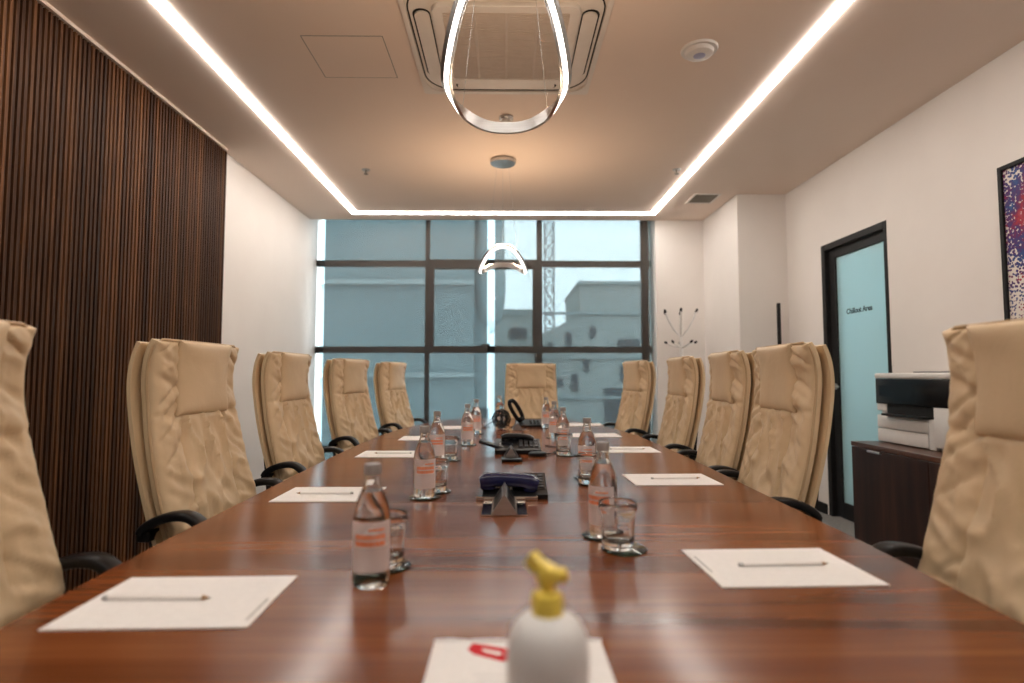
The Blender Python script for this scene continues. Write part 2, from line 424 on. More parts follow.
# ---------------------------------------------------------------- outside
OUT = thing
def pt(px, py, Y): return ((px-506)/569*Y, 1.11+(375-py)/569*Y)
struct(MB().box(-90, 90, 7.5, 160, -12.3, -12), 'ground', M['ground'])
b1 = thing('office_block', 'large flat teal grey building filling the left half of the window', 'building', (-14, 30, -12))
def rel(mb, o, name, m, smooth=None):
    ob = mb.build(name, m, o, smooth)
    bmesh_off = Vector(o.location)
    ob.data.transform(Matrix.Translation(-bmesh_off))
    return ob
rel(MB().box(-26, -1.45, 25.5, 38, -12, 16), b1, 'wall', M['facade_teal'])
lg = MB()
for z in (-3.5, 1.0, 5.15, 9.4): lg.box(-26, -1.42, 25.2, 25.5, z, z+.22)
rel(lg, b1, 'ledge', M['facade_band'])
rel(MB().box(-1.45, -.75, 26.2, 38, -12, 16), b1, 'side_wing', M['facade_dark'])
# rounded bay hanging from the wing
pf = [(0, 3.0), (.25, 3.1), (.6, 3.7), (.78, 4.6), (.8, 5.6), (.74, 7.2), (.74, 16), (0, 16)]
rel(MB().lathe(pf, 32, (-.82, 26.6, 0)), b1, 'rounded_bay', M['facade_dark'], 50)
wn = MB().box(-1.40, -1.1, 26.12, 26.25, 5.6, 6.6)
rel(wn, b1, 'window', M['far_window'])
rel(MB().box(-1.2, -.8, 26.12, 26.25, -.9, -.4), b1, 'window', M['far_window'])
b2 = thing('apartment_building', 'low pale flat roofed building seen through the middle pane', 'building', (1.2, 44, -12))
rel(MB().box(-2.2, 2.1, 41, 50, -12, 5.4), b2, 'wall', M['facade_pale'])
rel(MB().box(-2.3, 2.2, 40.8, 50.2, 5.4, 5.85), b2, 'roof', M['facade_band'])
for (a, b_, c, d) in ((.25, 1.5, 3.7, 4.5), (-.6, .6, -2.4, -1.2), (1.2, 1.9, -1.9, -.9)):
    rel(MB().box(a, b_, 40.9, 41.1, c, d), b2, 'window', M['far_window'])
b3 = thing('terraced_house', 'stone apartment building with raised corner block seen through the right pane', 'building', (7, 42, -12))
Y3 = 38.0
def q(px, py): return pt(px, py, Y3)
poly = [q(541, 700), q(541, 334), q(560, 325), q(582, 313), q(668, 313), q(668, 700)]
wl = MB().prism(poly, 'Y', Y3, Y3+10)
wl.box(q(580, 0)[0], q(668, 0)[0], Y3-.05, Y3+9, q(0, 314)[1], q(0, 283)[1])
rel(wl, b3, 'wall', M['facade_stone'])
rel(MB().box(q(578.5, 0)[0], q(668, 0)[0], Y3-.3, Y3+9.2, q(0, 284)[1], q(0, 281)[1]), b3, 'roof', M['facade_band'])
lg = MB()
for py in (313, 357, 397): lg.box(q(541, 0)[0], q(668, 0)[0], Y3-.22, Y3, q(0, py+1.5)[1], q(0, py-1)[1])
rel(lg, b3, 'ledge', M['facade_band'])
for (a, b_, c, d) in ((566, 572, 352, 332), (618, 640, 350, 339), (583, 589, 372, 360), (571, 578, 392, 374), (590, 596, 338, 326), (548, 553, 353, 342), (604, 640, 440, 388), (620, 634, 382, 366), (557, 563, 387, 378)):
    x0, z0 = q(a, c); x1, z1 = q(b_, d)
    rel(MB().box(x0, x1, Y3-.06, Y3+.05, z0, z1), b3, 'window', M['far_window'])
# tower crane mast
cr = thing('tower_crane', 'pale lattice crane mast standing behind the stone building', 'crane', (4.75, 62, -12))
cm = MB()
xs = (4.25, 5.25); ys = (61.5, 62.5)
for x in xs:
    for y in ys: cm.box(x-.06, x+.06, y-.06, y+.06, -12, 34)
z = -12
while z < 33:
    for y in ys:
        cm.tube([(xs[0], y, z), (xs[1], y, z+1.4)], .045, 4); cm.tube([(xs[1], y, z), (xs[0], y, z+1.4)], .045, 4)
        cm.tube([(xs[0], y, z), (xs[1], y, z)], .045, 4)
    for x in xs:
        cm.tube([(x, ys[0], z), (x, ys[1], z+1.4)], .045, 4)
    z += 1.4
rel(cm, cr, 'mast', M['crane_steel'])
rel(MB().box(-8, 22, 61.7, 62.3, 34, 35).box(-8, -5, 61.4, 62.6, 32.6, 34), cr, 'jib', M['crane_steel'])

# ---------------------------------------------------------------- door on the right
DX = XR+.03
fr = MB()
fr.box(XR-.004, XR+.14, DY1-.05, DY1, 0, DZ, .003, 1).box(XR-.004, XR+.14, DY0, DY0+.035, 0, DZ, .003, 1).box(XR-.004, XR+.14, DY0+.035, DY1-.05, DZ-.05, DZ, .003, 1)
door = struct(fr, 'door_1', M['dark_frame'], 'dark framed frosted teal glass door in the right wall')
lf = MB(); a0, a1, zt = DY0+.037, DY1-.052, DZ-.052
lx0, lx1 = XR+.030, XR+.075
lf.box(lx0, lx1, a0, a0+.02, .01, zt, .002, 1).box(lx0, lx1, a1-.085, a1, .01, zt, .002, 1)
lf.box(lx0, lx1, a0+.02, a1-.085, .01, .13, .002, 1).box(lx0, lx1, a0+.02, a1-.085, zt-.07, zt, .002, 1)
struct(lf, 'door_leaf', M['dark_frame'], None, door)
gp = struct(MB().box(lx0+.012, lx0+.022, a0+.02, a1-.085, .13, zt-.07), 'door_glass', M['frosted'], None, door)
gp['label'] = 'frosted teal glass'
hn = MB().tube([(lx0-.06, a1-.045, 1.02), (lx0-.06, a1-.17, 1.02)], .009, 10).tube([(lx0, a1-.045, 1.02), (lx0-.06, a1-.045, 1.02)], .009, 10)
hn.lathe([(0, 0), (.024, 0), (.024, .008), (0, .008)], 20, mat=Matrix.Translation((lx0-.008, a1-.045, 1.02)) @ Matrix.Rotation(PI/2, 4, 'Y'))
struct(hn, 'door_handle', M['brushed'], None, door, 40)
# dim corridor wall beyond the frosted glass
struct(MB().box(XR+1.4, XR+1.5, 2.6, 6.2, 0, ZC), 'wall_corridor', M['plaster'])

def text_mesh(s, size, name, m, parent, matrix, extrude=.0006):
    cu = bpy.data.curves.new(name, 'FONT'); cu.body = s; cu.size = size; cu.extrude = extrude; cu.offset = .0012
    ob = bpy.data.objects.new(name, cu); COL.objects.link(ob)
    dg = bpy.context.evaluated_depsgraph_get()
    me = bpy.data.meshes.new_from_object(ob.evaluated_get(dg))
    bpy.data.objects.remove(ob)
    me.transform(matrix); me.materials.clear(); me.materials.append(m)
    o = bpy.data.objects.new(name, me); COL.objects.link(o); o.parent = parent
    return o
# text reads towards -y on a face that looks to -x
TM = Matrix(((0, 0, -1, 0), (-1, 0, 0, 0), (0, 1, 0, 0), (0, 0, 0, 1)))
tx = text_mesh('Chillout Area', .056, 'door_lettering', M['black_matte'], door, Matrix.Translation((lx0+.0112, 4.315, 1.575)) @ TM)
tx['label'] = 'black lettering Chillout Area'

# ---------------------------------------------------------------- ceiling fixtures
sx0, sx1, sy0, sy1, sw = -1.575, 1.532, .2, 5.77, .048
ld = MB()
def mitre(mb, o, i, z0, z1):
    A = [(o[0], o[2]), (o[1], o[2]), (o[1], o[3]), (o[0], o[3])]
    B = [(i[0], i[2]), (i[1], i[2]), (i[1], i[3]), (i[0], i[3])]
    V = {}
    for n_, P in (('A', A), ('B', B)):
        for kk, (x, y) in enumerate(P):
            for zz in (0, 1): V[n_, kk, zz] = mb.bm.verts.new((x, y, (z0, z1)[zz]))
    for kk in range(4):
        k2 = (kk+1) % 4
        mb.bm.faces.new((V['A', kk, 0], V['A', k2, 0], V['B', k2, 0], V['B', kk, 0]))
        mb.bm.faces.new((V['A', kk, 1], V['A', k2, 1], V['B', k2, 1], V['B', kk, 1]))
        mb.bm.faces.new((V['A', kk, 0], V['A', k2, 0], V['A', k2, 1], V['A', kk, 1]))
        mb.bm.faces.new((V['B', kk, 0], V['B', k2, 0], V['B', k2, 1], V['B', kk, 1]))
mitre(ld, (sx0, sx1, sy0, sy1), (sx0+sw, sx1-sw, sy0+sw, sy1-sw), ZC-.009, ZC-.001)
led = ld.build('ceiling_light', M['led'])
tag(led, 'continuous white light line running round the ceiling', 'light')

# air conditioning cassette
ac = thing('air_conditioner', 'square white air conditioning cassette in the ceiling above the table', 'air conditioner', (0, 2.76, ZC))
def rrect(hx, hy, r, n=8):
    P = []
    for cx, cy, a0 in ((hx-r, hy-r, 0), (-hx+r, hy-r, PI/2), (-hx+r, -hy+r, PI), (hx-r, -hy+r, 1.5*PI)):
        for k_ in range(n+1):
            a = a0+PI/2*k_/n; P.append((cx+r*math.cos(a), cy+r*math.sin(a)))
    return P
def ring(mb, outer, inner, z0, z1, mi=0):
    n = len(outer)
    vo = [[mb.bm.verts.new((x, y, z)) for x, y in outer] for z in (z0, z1)]
    vi = [[mb.bm.verts.new((x, y, z)) for x, y in inner] for z in (z0, z1)]
    for k_ in range(n):
        k2 = (k_+1) % n
        for q4 in ((vo[0][k_], vo[0][k2], vi[0][k2], vi[0][k_]), (vo[1][k_], vo[1][k2], vi[1][k2], vi[1][k_]),
                   (vo[0][k_], vo[0][k2], vo[1][k2], vo[1][k_]), (vi[0][k_], vi[0][k2], vi[1][k2], vi[1][k_])):
            f = mb.bm.faces.new(q4); f.material_index = mi
p_ = MB(); ring(p_, rrect(.475, .475, .02), rrect(.45, .45, .10), -.022, 0)
p_.prism(rrect(.452, .452, .10), 'Z', -.010, 0)
p_.build('panel', M['ac_white'], ac, 30)
p_ = MB(); ring(p_, rrect(.449, .449, .17), rrect(.442, .442, .165), -.0118, -.0100); p_.build('panel_groove', M['black_matte'], ac, 30)
p_ = MB(); ring(p_, rrect(.335, .335, .05), rrect(.29, .29, .012), -.034, -.010)
p_.build('grille_frame', M['ac_white'], ac, 30)
g = MB(); g.box(-.291, .291, -.291, .291, -.026, -.0105)
for k_ in range(1, 4): g.box(-.29+.145*k_-.006, -.29+.145*k_+.006, -.29, .29, -.030, -.026)
for k_ in range(40): g.box(-.288, .288, -.288+.0145*k_, -.288+.0145*k_+.006, -.0285, -.026)
g.build('grille', M['ac_grille'], ac)
for kk in range(4):
    R_ = Matrix.Rotation(PI/2*kk, 4, 'Z')
    s_ = MB().prism(rrect(.285, .041, .040), 'Z', -.0125, -.0102, mat=R_ @ Matrix.Translation((0, -.388, 0)))
    so = s_.build('air_slot', M['black_matte'], ac, 30)
    v_ = MB(); v_.prism(rrect(.274, .034, .033), 'Z', -.020, -.0125, mat=R_ @ Matrix.Translation((0, -.386, 0)) )
    v_.build('louver', M['ac_white'], so, 30)
text = None
# access hatch
hx = thing('access_panel', 'flush square access hatch in the ceiling left of the air conditioner', 'hatch', (-.808, 2.90, ZC))
p_ = MB(); ring(p_, rrect(.202, .197, .002, 1), rrect(.198, .193, .002, 1), -.0012, 0); p_.build('hatch_gap', M['vent_metal'], hx)
MB().box(-.198, .198, -.193, .193, -.0012, 0).build('hatch_door', M['ceiling'], hx)
# round detector / access point
dt = thing('smoke_detector', 'round white ceiling unit with a bluish centre near the right light line', 'detector', (.985, 2.80, ZC))
MB().lathe([(0, -.012), (.088, -.012), (.092, -.006), (.092, 0), (0, 0)], 40).build('base', M['white_plastic'], dt, 40)
MB().lathe([(0, -.036), (.05, -.036), (.066, -.030), (.072, -.012), (0, -.012)], 40).build('cover', M['white_plastic'], dt, 40)
MB().lathe([(0, -.0385), (.026, -.0385), (.03, -.036), (0, -.036)], 32).build('centre_light', M['blue_dot'], dt, 40)
# small round sensor behind the near pendant
sn = thing('ceiling_sensor', 'small round grey sensor on the ceiling between the two pendants', 'sensor', (0, 3.58, ZC))
MB().lathe([(0, -.022), (.040, -.022), (.046, -.012), (.046, 0), (0, 0)], 28).build('housing', M['brushed'], sn, 40)
MB().lathe([(0, -.042), (.02, -.040), (.032, -.030), (.034, -.022), (0, -.022)], 28).build('lens', M['ac_white'], sn, 40)
def sprinkler(x, y, label):
    t = thing('sprinkler', label, 'sprinkler', (x, y, ZC), 0, None)
    MB().lathe([(0, -.006), (.03, -.006), (.034, 0), (0, 0)], 24).build('collar', M['brushed'], t, 40)
    MB().lathe([(0, -.034), (.006, -.034), (.007, -.010), (.010, -.006), (0, -.006)], 12).build('nozzle', M['vent_metal'], t, 40)
    MB().lathe([(0, -.038), (.017, -.038), (.017, -.034), (0, -.034)], 20).build('deflector', M['vent_metal'], t, 40)
sprinkler(-1.135, 4.53, 'small ceiling sprinkler head inside the left light line')
sprinkler(1.38, 4.50, 'small ceiling sprinkler head inside the right light line')
vt = thing('ceiling_vent', 'small rectangular beige ceiling vent beside the pier', 'vent', (1.855, 5.25, ZC))
p_ = MB(); ring(p_, rrect(.125, .145, .004, 2), rrect(.105, .125, .003, 2), -.006, 0); p_.build('frame', M['ac_white'], vt)
p_ = MB().box(-.106, .106, -.126, .126, -.002, 0)
for k_ in range(9): p_.box(-.104, .104, -.12+.027*k_, -.12+.027*k_+.014, -.0045, -.002)
p_.build('grille', M['vent_metal'], vt)

# ---------------------------------------------------------------- pendants
def pendant(label, loc, R, zs, zf, zb, canopy, ex=2.4):
    """closed wavy band: zs/zf/zb = heights of its sides, front and back"""
    t = thing('pendant_lamp', label, 'pendant lamp', (loc[0], loc[1], ZC), 0, 'wavy ring pendants above the table')
    n = 96
    P = []; tilt = []
    for k_ in range(n):
        a = 2*PI*k_/n; c, s = math.cos(a), math.sin(a)
        x = R*math.copysign(abs(c)**(2/ex), c); y = R*math.copysign(abs(s)**(2/ex), s)
        zz = (zf if s < 0 else zb)*s*s + zs*c*c if True else 0
        P.append(Vector((x, y, zz-ZC)))
        w = c*c
        tl = math.radians(50)*w + (math.radians(12)*(1-w) if s < 0 else 0)
        if s > 0: tl = math.radians(50)*max(0, w-.45)/.55
        tilt.append(tl)
    H, T = .036, .011
    fb, lb = MB(), MB()
    rf, rl, ru = [], [], []
    for k_ in range(n):
        tg = (P[(k_+1) % n]-P[k_-1]).normalized()
        out = tg.cross(Vector((0, 0, 1))).normalized()
        up = out.cross(tg).normalized()*1
        if up.z < 0: up = -up
        o2 = out*math.cos(tilt[k_]) - up*math.sin(tilt[k_])
        u2 = up*math.cos(tilt[k_]) + out*math.sin(tilt[k_])
        rf.append([P[k_]+o2*a+u2*b_ for a, b_ in ((-T/2, -H/2), (T/2, -H/2), (T/2, H/2), (-T/2, H/2))])
        ru.append([P[k_]+o2*a+u2*(H/2+.0003) for a in (-T*.3, T*.3)])
        rl.append([P[k_]+o2*a+u2*b_ for a, b_ in ((T/2, -H*.36), (T/2+.003, -H*.34), (T/2+.003, H*.04), (T/2, H*.06))])
    for mb, rr_ in ((fb, rf), (lb, rl)):
        V = [[mb.bm.verts.new(p) for p in r4] for r4 in rr_]
        for k_ in range(n):
            for j in range(4):
                mb.bm.faces.new((V[k_][j], V[k_][(j+1) % 4], V[(k_+1) % n][(j+1) % 4], V[(k_+1) % n][j]))
    ub = MB()
    V = [[ub.bm.verts.new(p) for p in r4] for r4 in ru]
    for k_ in range(n):
        ub.bm.faces.new((V[k_][0], V[k_][1], V[(k_+1) % n][1], V[(k_+1) % n][0]))
    fb.build('ring_band', M['brushed'], t, 50)
    ub.build('ceiling_fill_strip', M['ceiling_fill'], t, 50)  # glowing strip added on the band top to brighten the ceiling
    lb.build('light_strip', M['led_ring'], t, 50)
    cx, cy = canopy
    MB().lathe([(0, -.034), (.092, -.034), (.098, -.028), (.098, -.010), (.085, -.006), (.085, 0), (0, 0)], 40, (cx-loc[0], cy-loc[1], 0)).build('canopy', M['brushed'], t, 40)
    for a in (.25*PI, .78*PI, 1.5*PI):
        k_ = int(a/(2*PI)*n) % n
        p0 = P[k_]+Vector((0, 0, H*.4))
        top = Vector((cx-loc[0]+.06*math.cos(a), cy-loc[1]+.06*math.sin(a), -.034))
        MB().tube([p0, top], .0009, 6).build('wire', M['brushed'], t)
    return t
pendant('large looking wavy ring pendant hanging nearest, below the air conditioner', (.0, 1.70), .182, 2.0, 2.30, 1.945, (0.0, 1.62))
pendant('smaller looking wavy ring pendant hanging in front of the window', (-.025, 4.31), .172, 1.90, 2.055, 1.985, (-.025, 4.31))

# ---------------------------------------------------------------- table
XT = .015
hw = [(.12, .43), (.2, .53), (.4, .645), (.8, .733), (1.24, .757), (1.97, .771), (2.4, .78), (3.0, .778), (3.4, .765), (3.8, .72), (4.15, .655), (4.5, .56), (4.72, .46), (4.78, .40)]
table = thing('conference_table', 'long glossy reddish brown wooden boat shaped conference table', 'table', (XT, 2.45, 0))
def wid(y):
    for (a, wa), (b_, wb) in zip(hw[:-1], hw[1:]):
        if a <= y <= b_: return wa+(wb-wa)*(y-a)/(b_-a)
outl = [(w, y-2.45) for y, w in hw]+[(-w, y-2.45) for y, w in reversed(hw)]
tt = MB(); tt.prism(outl, 'Z', .712, .75)
es = [e for e in tt.bm.edges if abs(e.verts[0].co.z-.75) < 1e-5 and abs(e.verts[1].co.z-.75) < 1e-5]
bmesh.ops.bevel(tt.bm, geom=es, offset=.004, segments=2, profile=.5, affect='EDGES')
top = tt.build('tabletop', M['veneer'], table)
for ys_ in (1.635, 3.27):
    w = wid(ys_)-.002
    MB().box(-w, w, ys_-2.4512, ys_-2.4488, .7495, .7502).build('seam', M['veneer_seam'], table)
for yy in (-1.5, 0, 1.5):
    MB().box(-.26, .26, yy-.25, yy-.2, .01, .712, .006).box(-.26, .26, yy+.2, yy+.25, .01, .712, .006).box(-.05, .05, yy-.2, yy+.2, .01, .70, .004).build('pedestal', M['cabinet_wood'], table)
MB().box(-.04, .04, -1.9, 1.9, .62, .70, .004).build('beam', M['cabinet_wood'], table)

# ---------------------------------------------------------------- chairs
# profile of the back: forward offset against height
BPROF = [(.50, .135), (.60, .110), (.70, .080), (.80, .053), (.90, .029), (1.0, .011), (1.08, .001), (1.14, .003), (1.18, .012), (1.215, .026)]
def bprof(z):
    P = BPROF
    z = min(max(z, P[0][0]), P[-1][0])
    for i in range(len(P)-1):
        if P[i][0] <= z <= P[i+1][0]:
            z0, x0 = P[max(i-1, 0)]; z1, x1 = P[i]; z2, x2 = P[i+1]; z3, x3 = P[min(i+2, len(P)-1)]
            u = (z-z1)/(z2-z1)
            m1 = (x2-x0)/(z2-z0)*(z2-z1); m2 = (x3-x1)/(z3-z1)*(z2-z1)
            return (2*u**3-3*u*u+1)*x1+(u**3-2*u*u+u)*m1+(-2*u**3+3*u*u)*x2+(u**3-u*u)*m2
XB = -.30
def cushion(mb, cen, nrm, wid_, thick, back, nu, nv, disp, pu=8, pv=14, emin=.35):
    """closed pillow: cen(v)->(x,z), nrm(v)->(nx,nz), half width wid_(v)"""
    def pos(u, v, side):
        U = 2*u-1
        x, z = cen(v); nx, nz = nrm(v)
        e = emin+(1-emin)*max(0.0, 1-abs(U)**pu)**.5*max(0.0, 1-abs(2*v-1)**pv)**.5
        d = (thick*e+disp(U, v)) if side else -back*e
        return Vector((x+nx*d, U*wid_(v), z+nz*d))
    def warp(t):   # denser near the rim
        s = 2*t-1
        return .5+.5*math.copysign(1-(1-abs(s))**1.35, s)
    F = mb.grid(lambda u, v: pos(warp(u), warp(v), 1), nu, nv)
    B = mb.grid(lambda u, v: pos(warp(u), warp(v), 0), nu, nv)
    def rim(G): return G[0][:]+[r_[-1] for r_ in G[1:]]+list(reversed(G[-1][:-1]))+[r_[0] for r_ in reversed(G[1:-1])]
    a, b_ = rim(F), rim(B)
    for i in range(len(a)):
        j = (i+1) % len(a)
        mb.bm.faces.new((a[i], a[j], b_[j], b_[i]))
    return F
def nz3(x, y, s): return noise.noise(Vector((x, y, s)))
def make_chair(label, group):
    t = thing('office_armchair', label, 'chair', (0, 0, 0), 0, group)
    z0, z1 = .50, 1.207
    def cen(v): z = z0+(z1-z0)*v; return (XB+bprof(z), z)
    def nrm(v):
        x0_, a = cen(max(v-.02, 0)); x1_, b_ = cen(min(v+.02, 1))
        d = Vector((b_-a, -(x1_-x0_))).normalized(); return d.x, d.y
    def W(v): return .216+.016*math.sin(PI*min(v/.75, 1.0))
    def disp(U, v):
        d = 0.0
        aU = abs(U)
        d -= .010*math.exp(-((aU-.50)/.028)**2)*(1 if v < .72 else .4)        # long seams
        d -= .011*math.exp(-((v-.24)/.012)**2)                                 # cross seam
        d -= .006*math.exp(-((v-.70)/.012)**2)
        # gathers running in from the side edges
        g_ = max(0.0, (aU-.38)/.62)
        d += .015*g_*nz3(v*27+U*4, U*1.6, 1.7)*min(1, 6*(1-aU))
        # long diagonal folds in the middle
        r_ = 1-abs(nz3(U*2.6+v*3.2, v*3.8-U*1.2, 5.1))*2
        d += .015*max(0, r_)**3*(1-g_)
        r_ = 1-abs(nz3(U*4.6-v*2.2, v*6.8+U*2.2, 8.1))*2
        d += .005*max(0, r_)**3*(1-g_*.5)
        d += .006*1.2*nz3(U*1.7, v*3.1, 9.0)
        g2 = min(1.0, max(0.0, (aU-.40)/.2))
        c_ = 1-min(1.0, abs(nz3(v*13+aU*2.4+(3 if U > 0 else 0), U*.9, 4.4))*3.2)
        d -= .0105*c_*c_*g2*min(1, 5*(1-aU))
        c_ = 1-min(1.0, abs(nz3(U*2.8+v*1.6, v*2.3-U*.8, 6.6))*4.0)
        d -= .0085*c_*c_*(1-g2)*min(1, 6*abs(v-.70)+.1)
        d -= .010*math.exp(-((v-.42)/.16)**2)*(1-aU**2)*.6
        return d
    cu = MB(); cushion(cu, cen, nrm, W, .030, .022, 56, 120, disp)
    back = cu.build('backrest', M['leather'], t, 60)
    # welt round the edge of the cushion
    pts = []
    ns = 40
    for i in range(ns+1): v = .02+.96*i/ns; x, z = cen(v); pts.append((x+.006, W(v)+.001, z))
    for i in range(1, 14): x, z = cen(1.0); pts.append((x+.006, W(1)*(1-2*i/14), z+.002))
    for i in range(ns+1): v = .98-.96*i/ns; x, z = cen(v); pts.append((x+.006, -W(v)-.001, z))
    MB().tube(pts, .0042, 8).build('piping', M['piping'], back, 60)
    # rear shell, padded and set behind with a gap
    def cen2(v): z = .44+(1.20-.44)*v; return (XB-.036+bprof(max(z, .5))-(0.0 if z > .5 else (z-.5)*.25), z)
    def nrm2(v):
        x0_, a = cen2(max(v-.02, 0)); x1_, b_ = cen2(min(v+.02, 1))
        d = Vector((b_-a, -(x1_-x0_))).normalized(); return d.x, d.y
    sh = MB(); cushion(sh, cen2, nrm2, lambda v: .220+.014*math.sin(PI*v), .010, .014, 24, 36,
                       lambda U, v: .002*nz3(U*2, v*5, 3.3), emin=.45)
    sh.build('back_shell', M['leather'], t, 60)
    MB().box(XB-.042, XB-.016, -.18, .18, .62, 1.12, .006, 2, mat=Matrix.Translation((.02, 0, 0)) @ Matrix.Translation((XB, 0, .87)) @ Matrix.Rotation(.11*-1, 4, 'Y') @ Matrix.Translation((-XB, 0, -.87))).build('back_core', M['black_matte'], t)
    # head pillow strapped over the top
    def cen3(v): z = .992+(1.208-.992)*v; return (XB+bprof(z)+.022, z)
    def nrm3(v):
        x0_, a = cen3(max(v-.05, 0)); x1_, b_ = cen3(min(v+.05, 1))
        d = Vector((b_-a, -(x1_-x0_))).normalized(); return d.x, d.y
    hp = MB(); cushion(hp, cen3, nrm3, lambda v: .132, .026, .010, 28, 22,
                       lambda U, v: .010*(1-U*U)*math.sin(PI*v)+.0022*nz3(U*2+v, v*3, 2.2), pu=6, pv=6, emin=.3)
    pil = hp.build('headrest', M['leather'], t, 60)
    pts = [(XB+bprof(z)+.021, s, z) for s, z in [(-.133, .992+.0085*i) for i in range(26)]]
    pts += [(XB+bprof(1.205)+.021, -.133+.266*i/10, 1.2085) for i in range(1, 10)]
    pts += [(XB+bprof(z)+.021, .133, z) for z in [1.2045-.0085*i for i in range(26)]]
    MB().tube(pts, .003, 6).build('piping', M['piping'], pil, 60)
    # seat
    def scen(v): return (-.20+.47*v, .462+.02*v-.03*max(0, v-.75)*4*.4)
    st = MB(); cushion(st, scen, lambda v: (0, 1), lambda v: .232-.02*v, .045, .045, 28, 28,
                       lambda U, v: .004*nz3(U*3, v*4, 7)-.006*math.exp(-((abs(U)-.5)/.03)**2), pu=8, pv=8)
    st.build('seat', M['leather'], t, 60)
    MB().box(-.16, .20, -.19, .19, .395, .425, .008).build('seat_plate', M['black_plastic'], t)
    # armrests: flat black loops from the back to the seat front
    for s in (-1, 1):
        key = [(-.268, .694), (-.262, .706), (-.247, .718), (-.222, .730), (-.185, .739), (-.145, .738), (-.115, .720), (-.088, .690), (-.03, .645), (.03, .60), (.06, .55), (.06, .49), (.03, .43), (-.04, .41)]
        pts = []
        for i in range(len(key)-1):
            p0 = key[max(i-1, 0)]; p1 = key[i]; p2 = key[i+1]; p3 = key[min(i+2, len(key)-1)]
            for j in range(5):
                u = j/5
                f = lambda a, b_, c, d: .5*(2*b_+(c-a)*u+(2*a-5*b_+4*c-d)*u*u+(3*b_-a-3*c+d)*u**3)
                pts.append((f(p0[0], p1[0], p2[0], p3[0]), s*.243, f(p0[1], p1[1], p2[1], p3[1])))
        pts.append((key[-1][0], s*.243, key[-1][1]))
        sec = [(.024*math.copysign(abs(math.cos(a))**.6, math.cos(a)), .0125*math.copysign(abs(math.sin(a))**.6, math.sin(a))) for a in [2*PI*k_/14 for k_ in range(14)]]
        a_ = MB().sweep(pts, sec, up=(0, 0, 1))
        a_.box(-.05, .03, min(s*.18, s*.262), max(s*.18, s*.262), .398, .42, .004)
        a_.box(XB+.02, XB+.055, min(s*.21, s*.255), max(s*.21, s*.255), .672, .702, .004)
        a_.build('armrest', M['black_plastic'], t, 50)
    MB().lathe([(0, .10), (.03, .10), (.03, .26), (.018, .27), (.018, .395), (0, .395)], 20).build('gas_column', M['black_plastic'], t, 40)
    for k_ in range(5):
        a = 2*PI*k_/5+.3
        lg_ = MB().sweep([(.02*math.cos(a), .02*math.sin(a), .125), (.16*math.cos(a), .16*math.sin(a), .108), (.29*math.cos(a), .29*math.sin(a), .075)],
                         [(-.022, -.014), (.022, -.014), (.018, .014), (-.018, .014)]).build('leg', M['black_plastic'], t)
        cx, cy = .285*math.cos(a), .285*math.sin(a)
        w_ = MB()
        for o_ in (-.014, .014):
            w_.lathe([(0, -.009), (.026, -.009), (.028, -.004), (.028, .004), (.026, .009), (0, .009)], 18,
                     mat=Matrix.Translation((cx, cy, .029)) @ Matrix.Rotation(a+1.1, 4, 'Z') @ Matrix.Translation((o_, 0, 0)) @ Matrix.Rotation(PI/2, 4, 'Y'))
        w_.lathe([(0, .03), (.008, .03), (.008, .07), (0, .07)], 10, (cx, cy, 0))
        w_.build('caster', M['black_matte'], lg_, 40)
    return t
GL, GR = 'armchairs along the left side of the table', 'armchairs along the right side of the table'
chairs = [
    (-.672, .93, .0, 'cream leather armchair cut by the left picture edge, beside the dark slats', GL),
    (-.675, 1.765, -.05, 'cream leather armchair in front of the dark slats, showing its whole headrest', GL),
    (-.715, 2.62, -.06, 'cream leather armchair in front of the white wall, third from camera on the left', GL),
    (-.715, 3.58, -.25, 'cream leather armchair at the left edge of the blind, fourth from camera on the left', GL),
    (-.625, 4.50, -.25, 'cream leather armchair at the far left end of the table, smallest on the left', GL),
    (.665, .985, PI-.0, 'cream leather armchair cut by the right picture edge, in front of the printer cabinet', GR),
    (.652, 1.935, PI-.06, 'cream leather armchair left of the glass door, second from camera on the right', GR),
    (.690, 2.52, PI-.07, 'cream leather armchair in front of the white pier, third from camera on the right', GR),
    (.712, 3.23, PI+.0, 'cream leather armchair below the coat rack, fourth from camera on the right', GR),
    (.655, 4.06, PI+.15, 'cream leather armchair at the right edge of the blind, smallest on the right', GR),
    (.222, 4.76, -PI/2, 'cream leather armchair at the far head of the table, facing the camera', None),
]
base_chair = None
for (x, y, rz, lab, grp) in chairs:
    if base_chair is None:
        base_chair = make_chair(lab, grp); base_chair.location = (x, y, 0); base_chair.rotation_euler.z = rz
    else:
        c_ = dup(base_chair, (x, y, 0), rz, lab, grp)
        if grp is None and 'group' in c_: del c_['group']

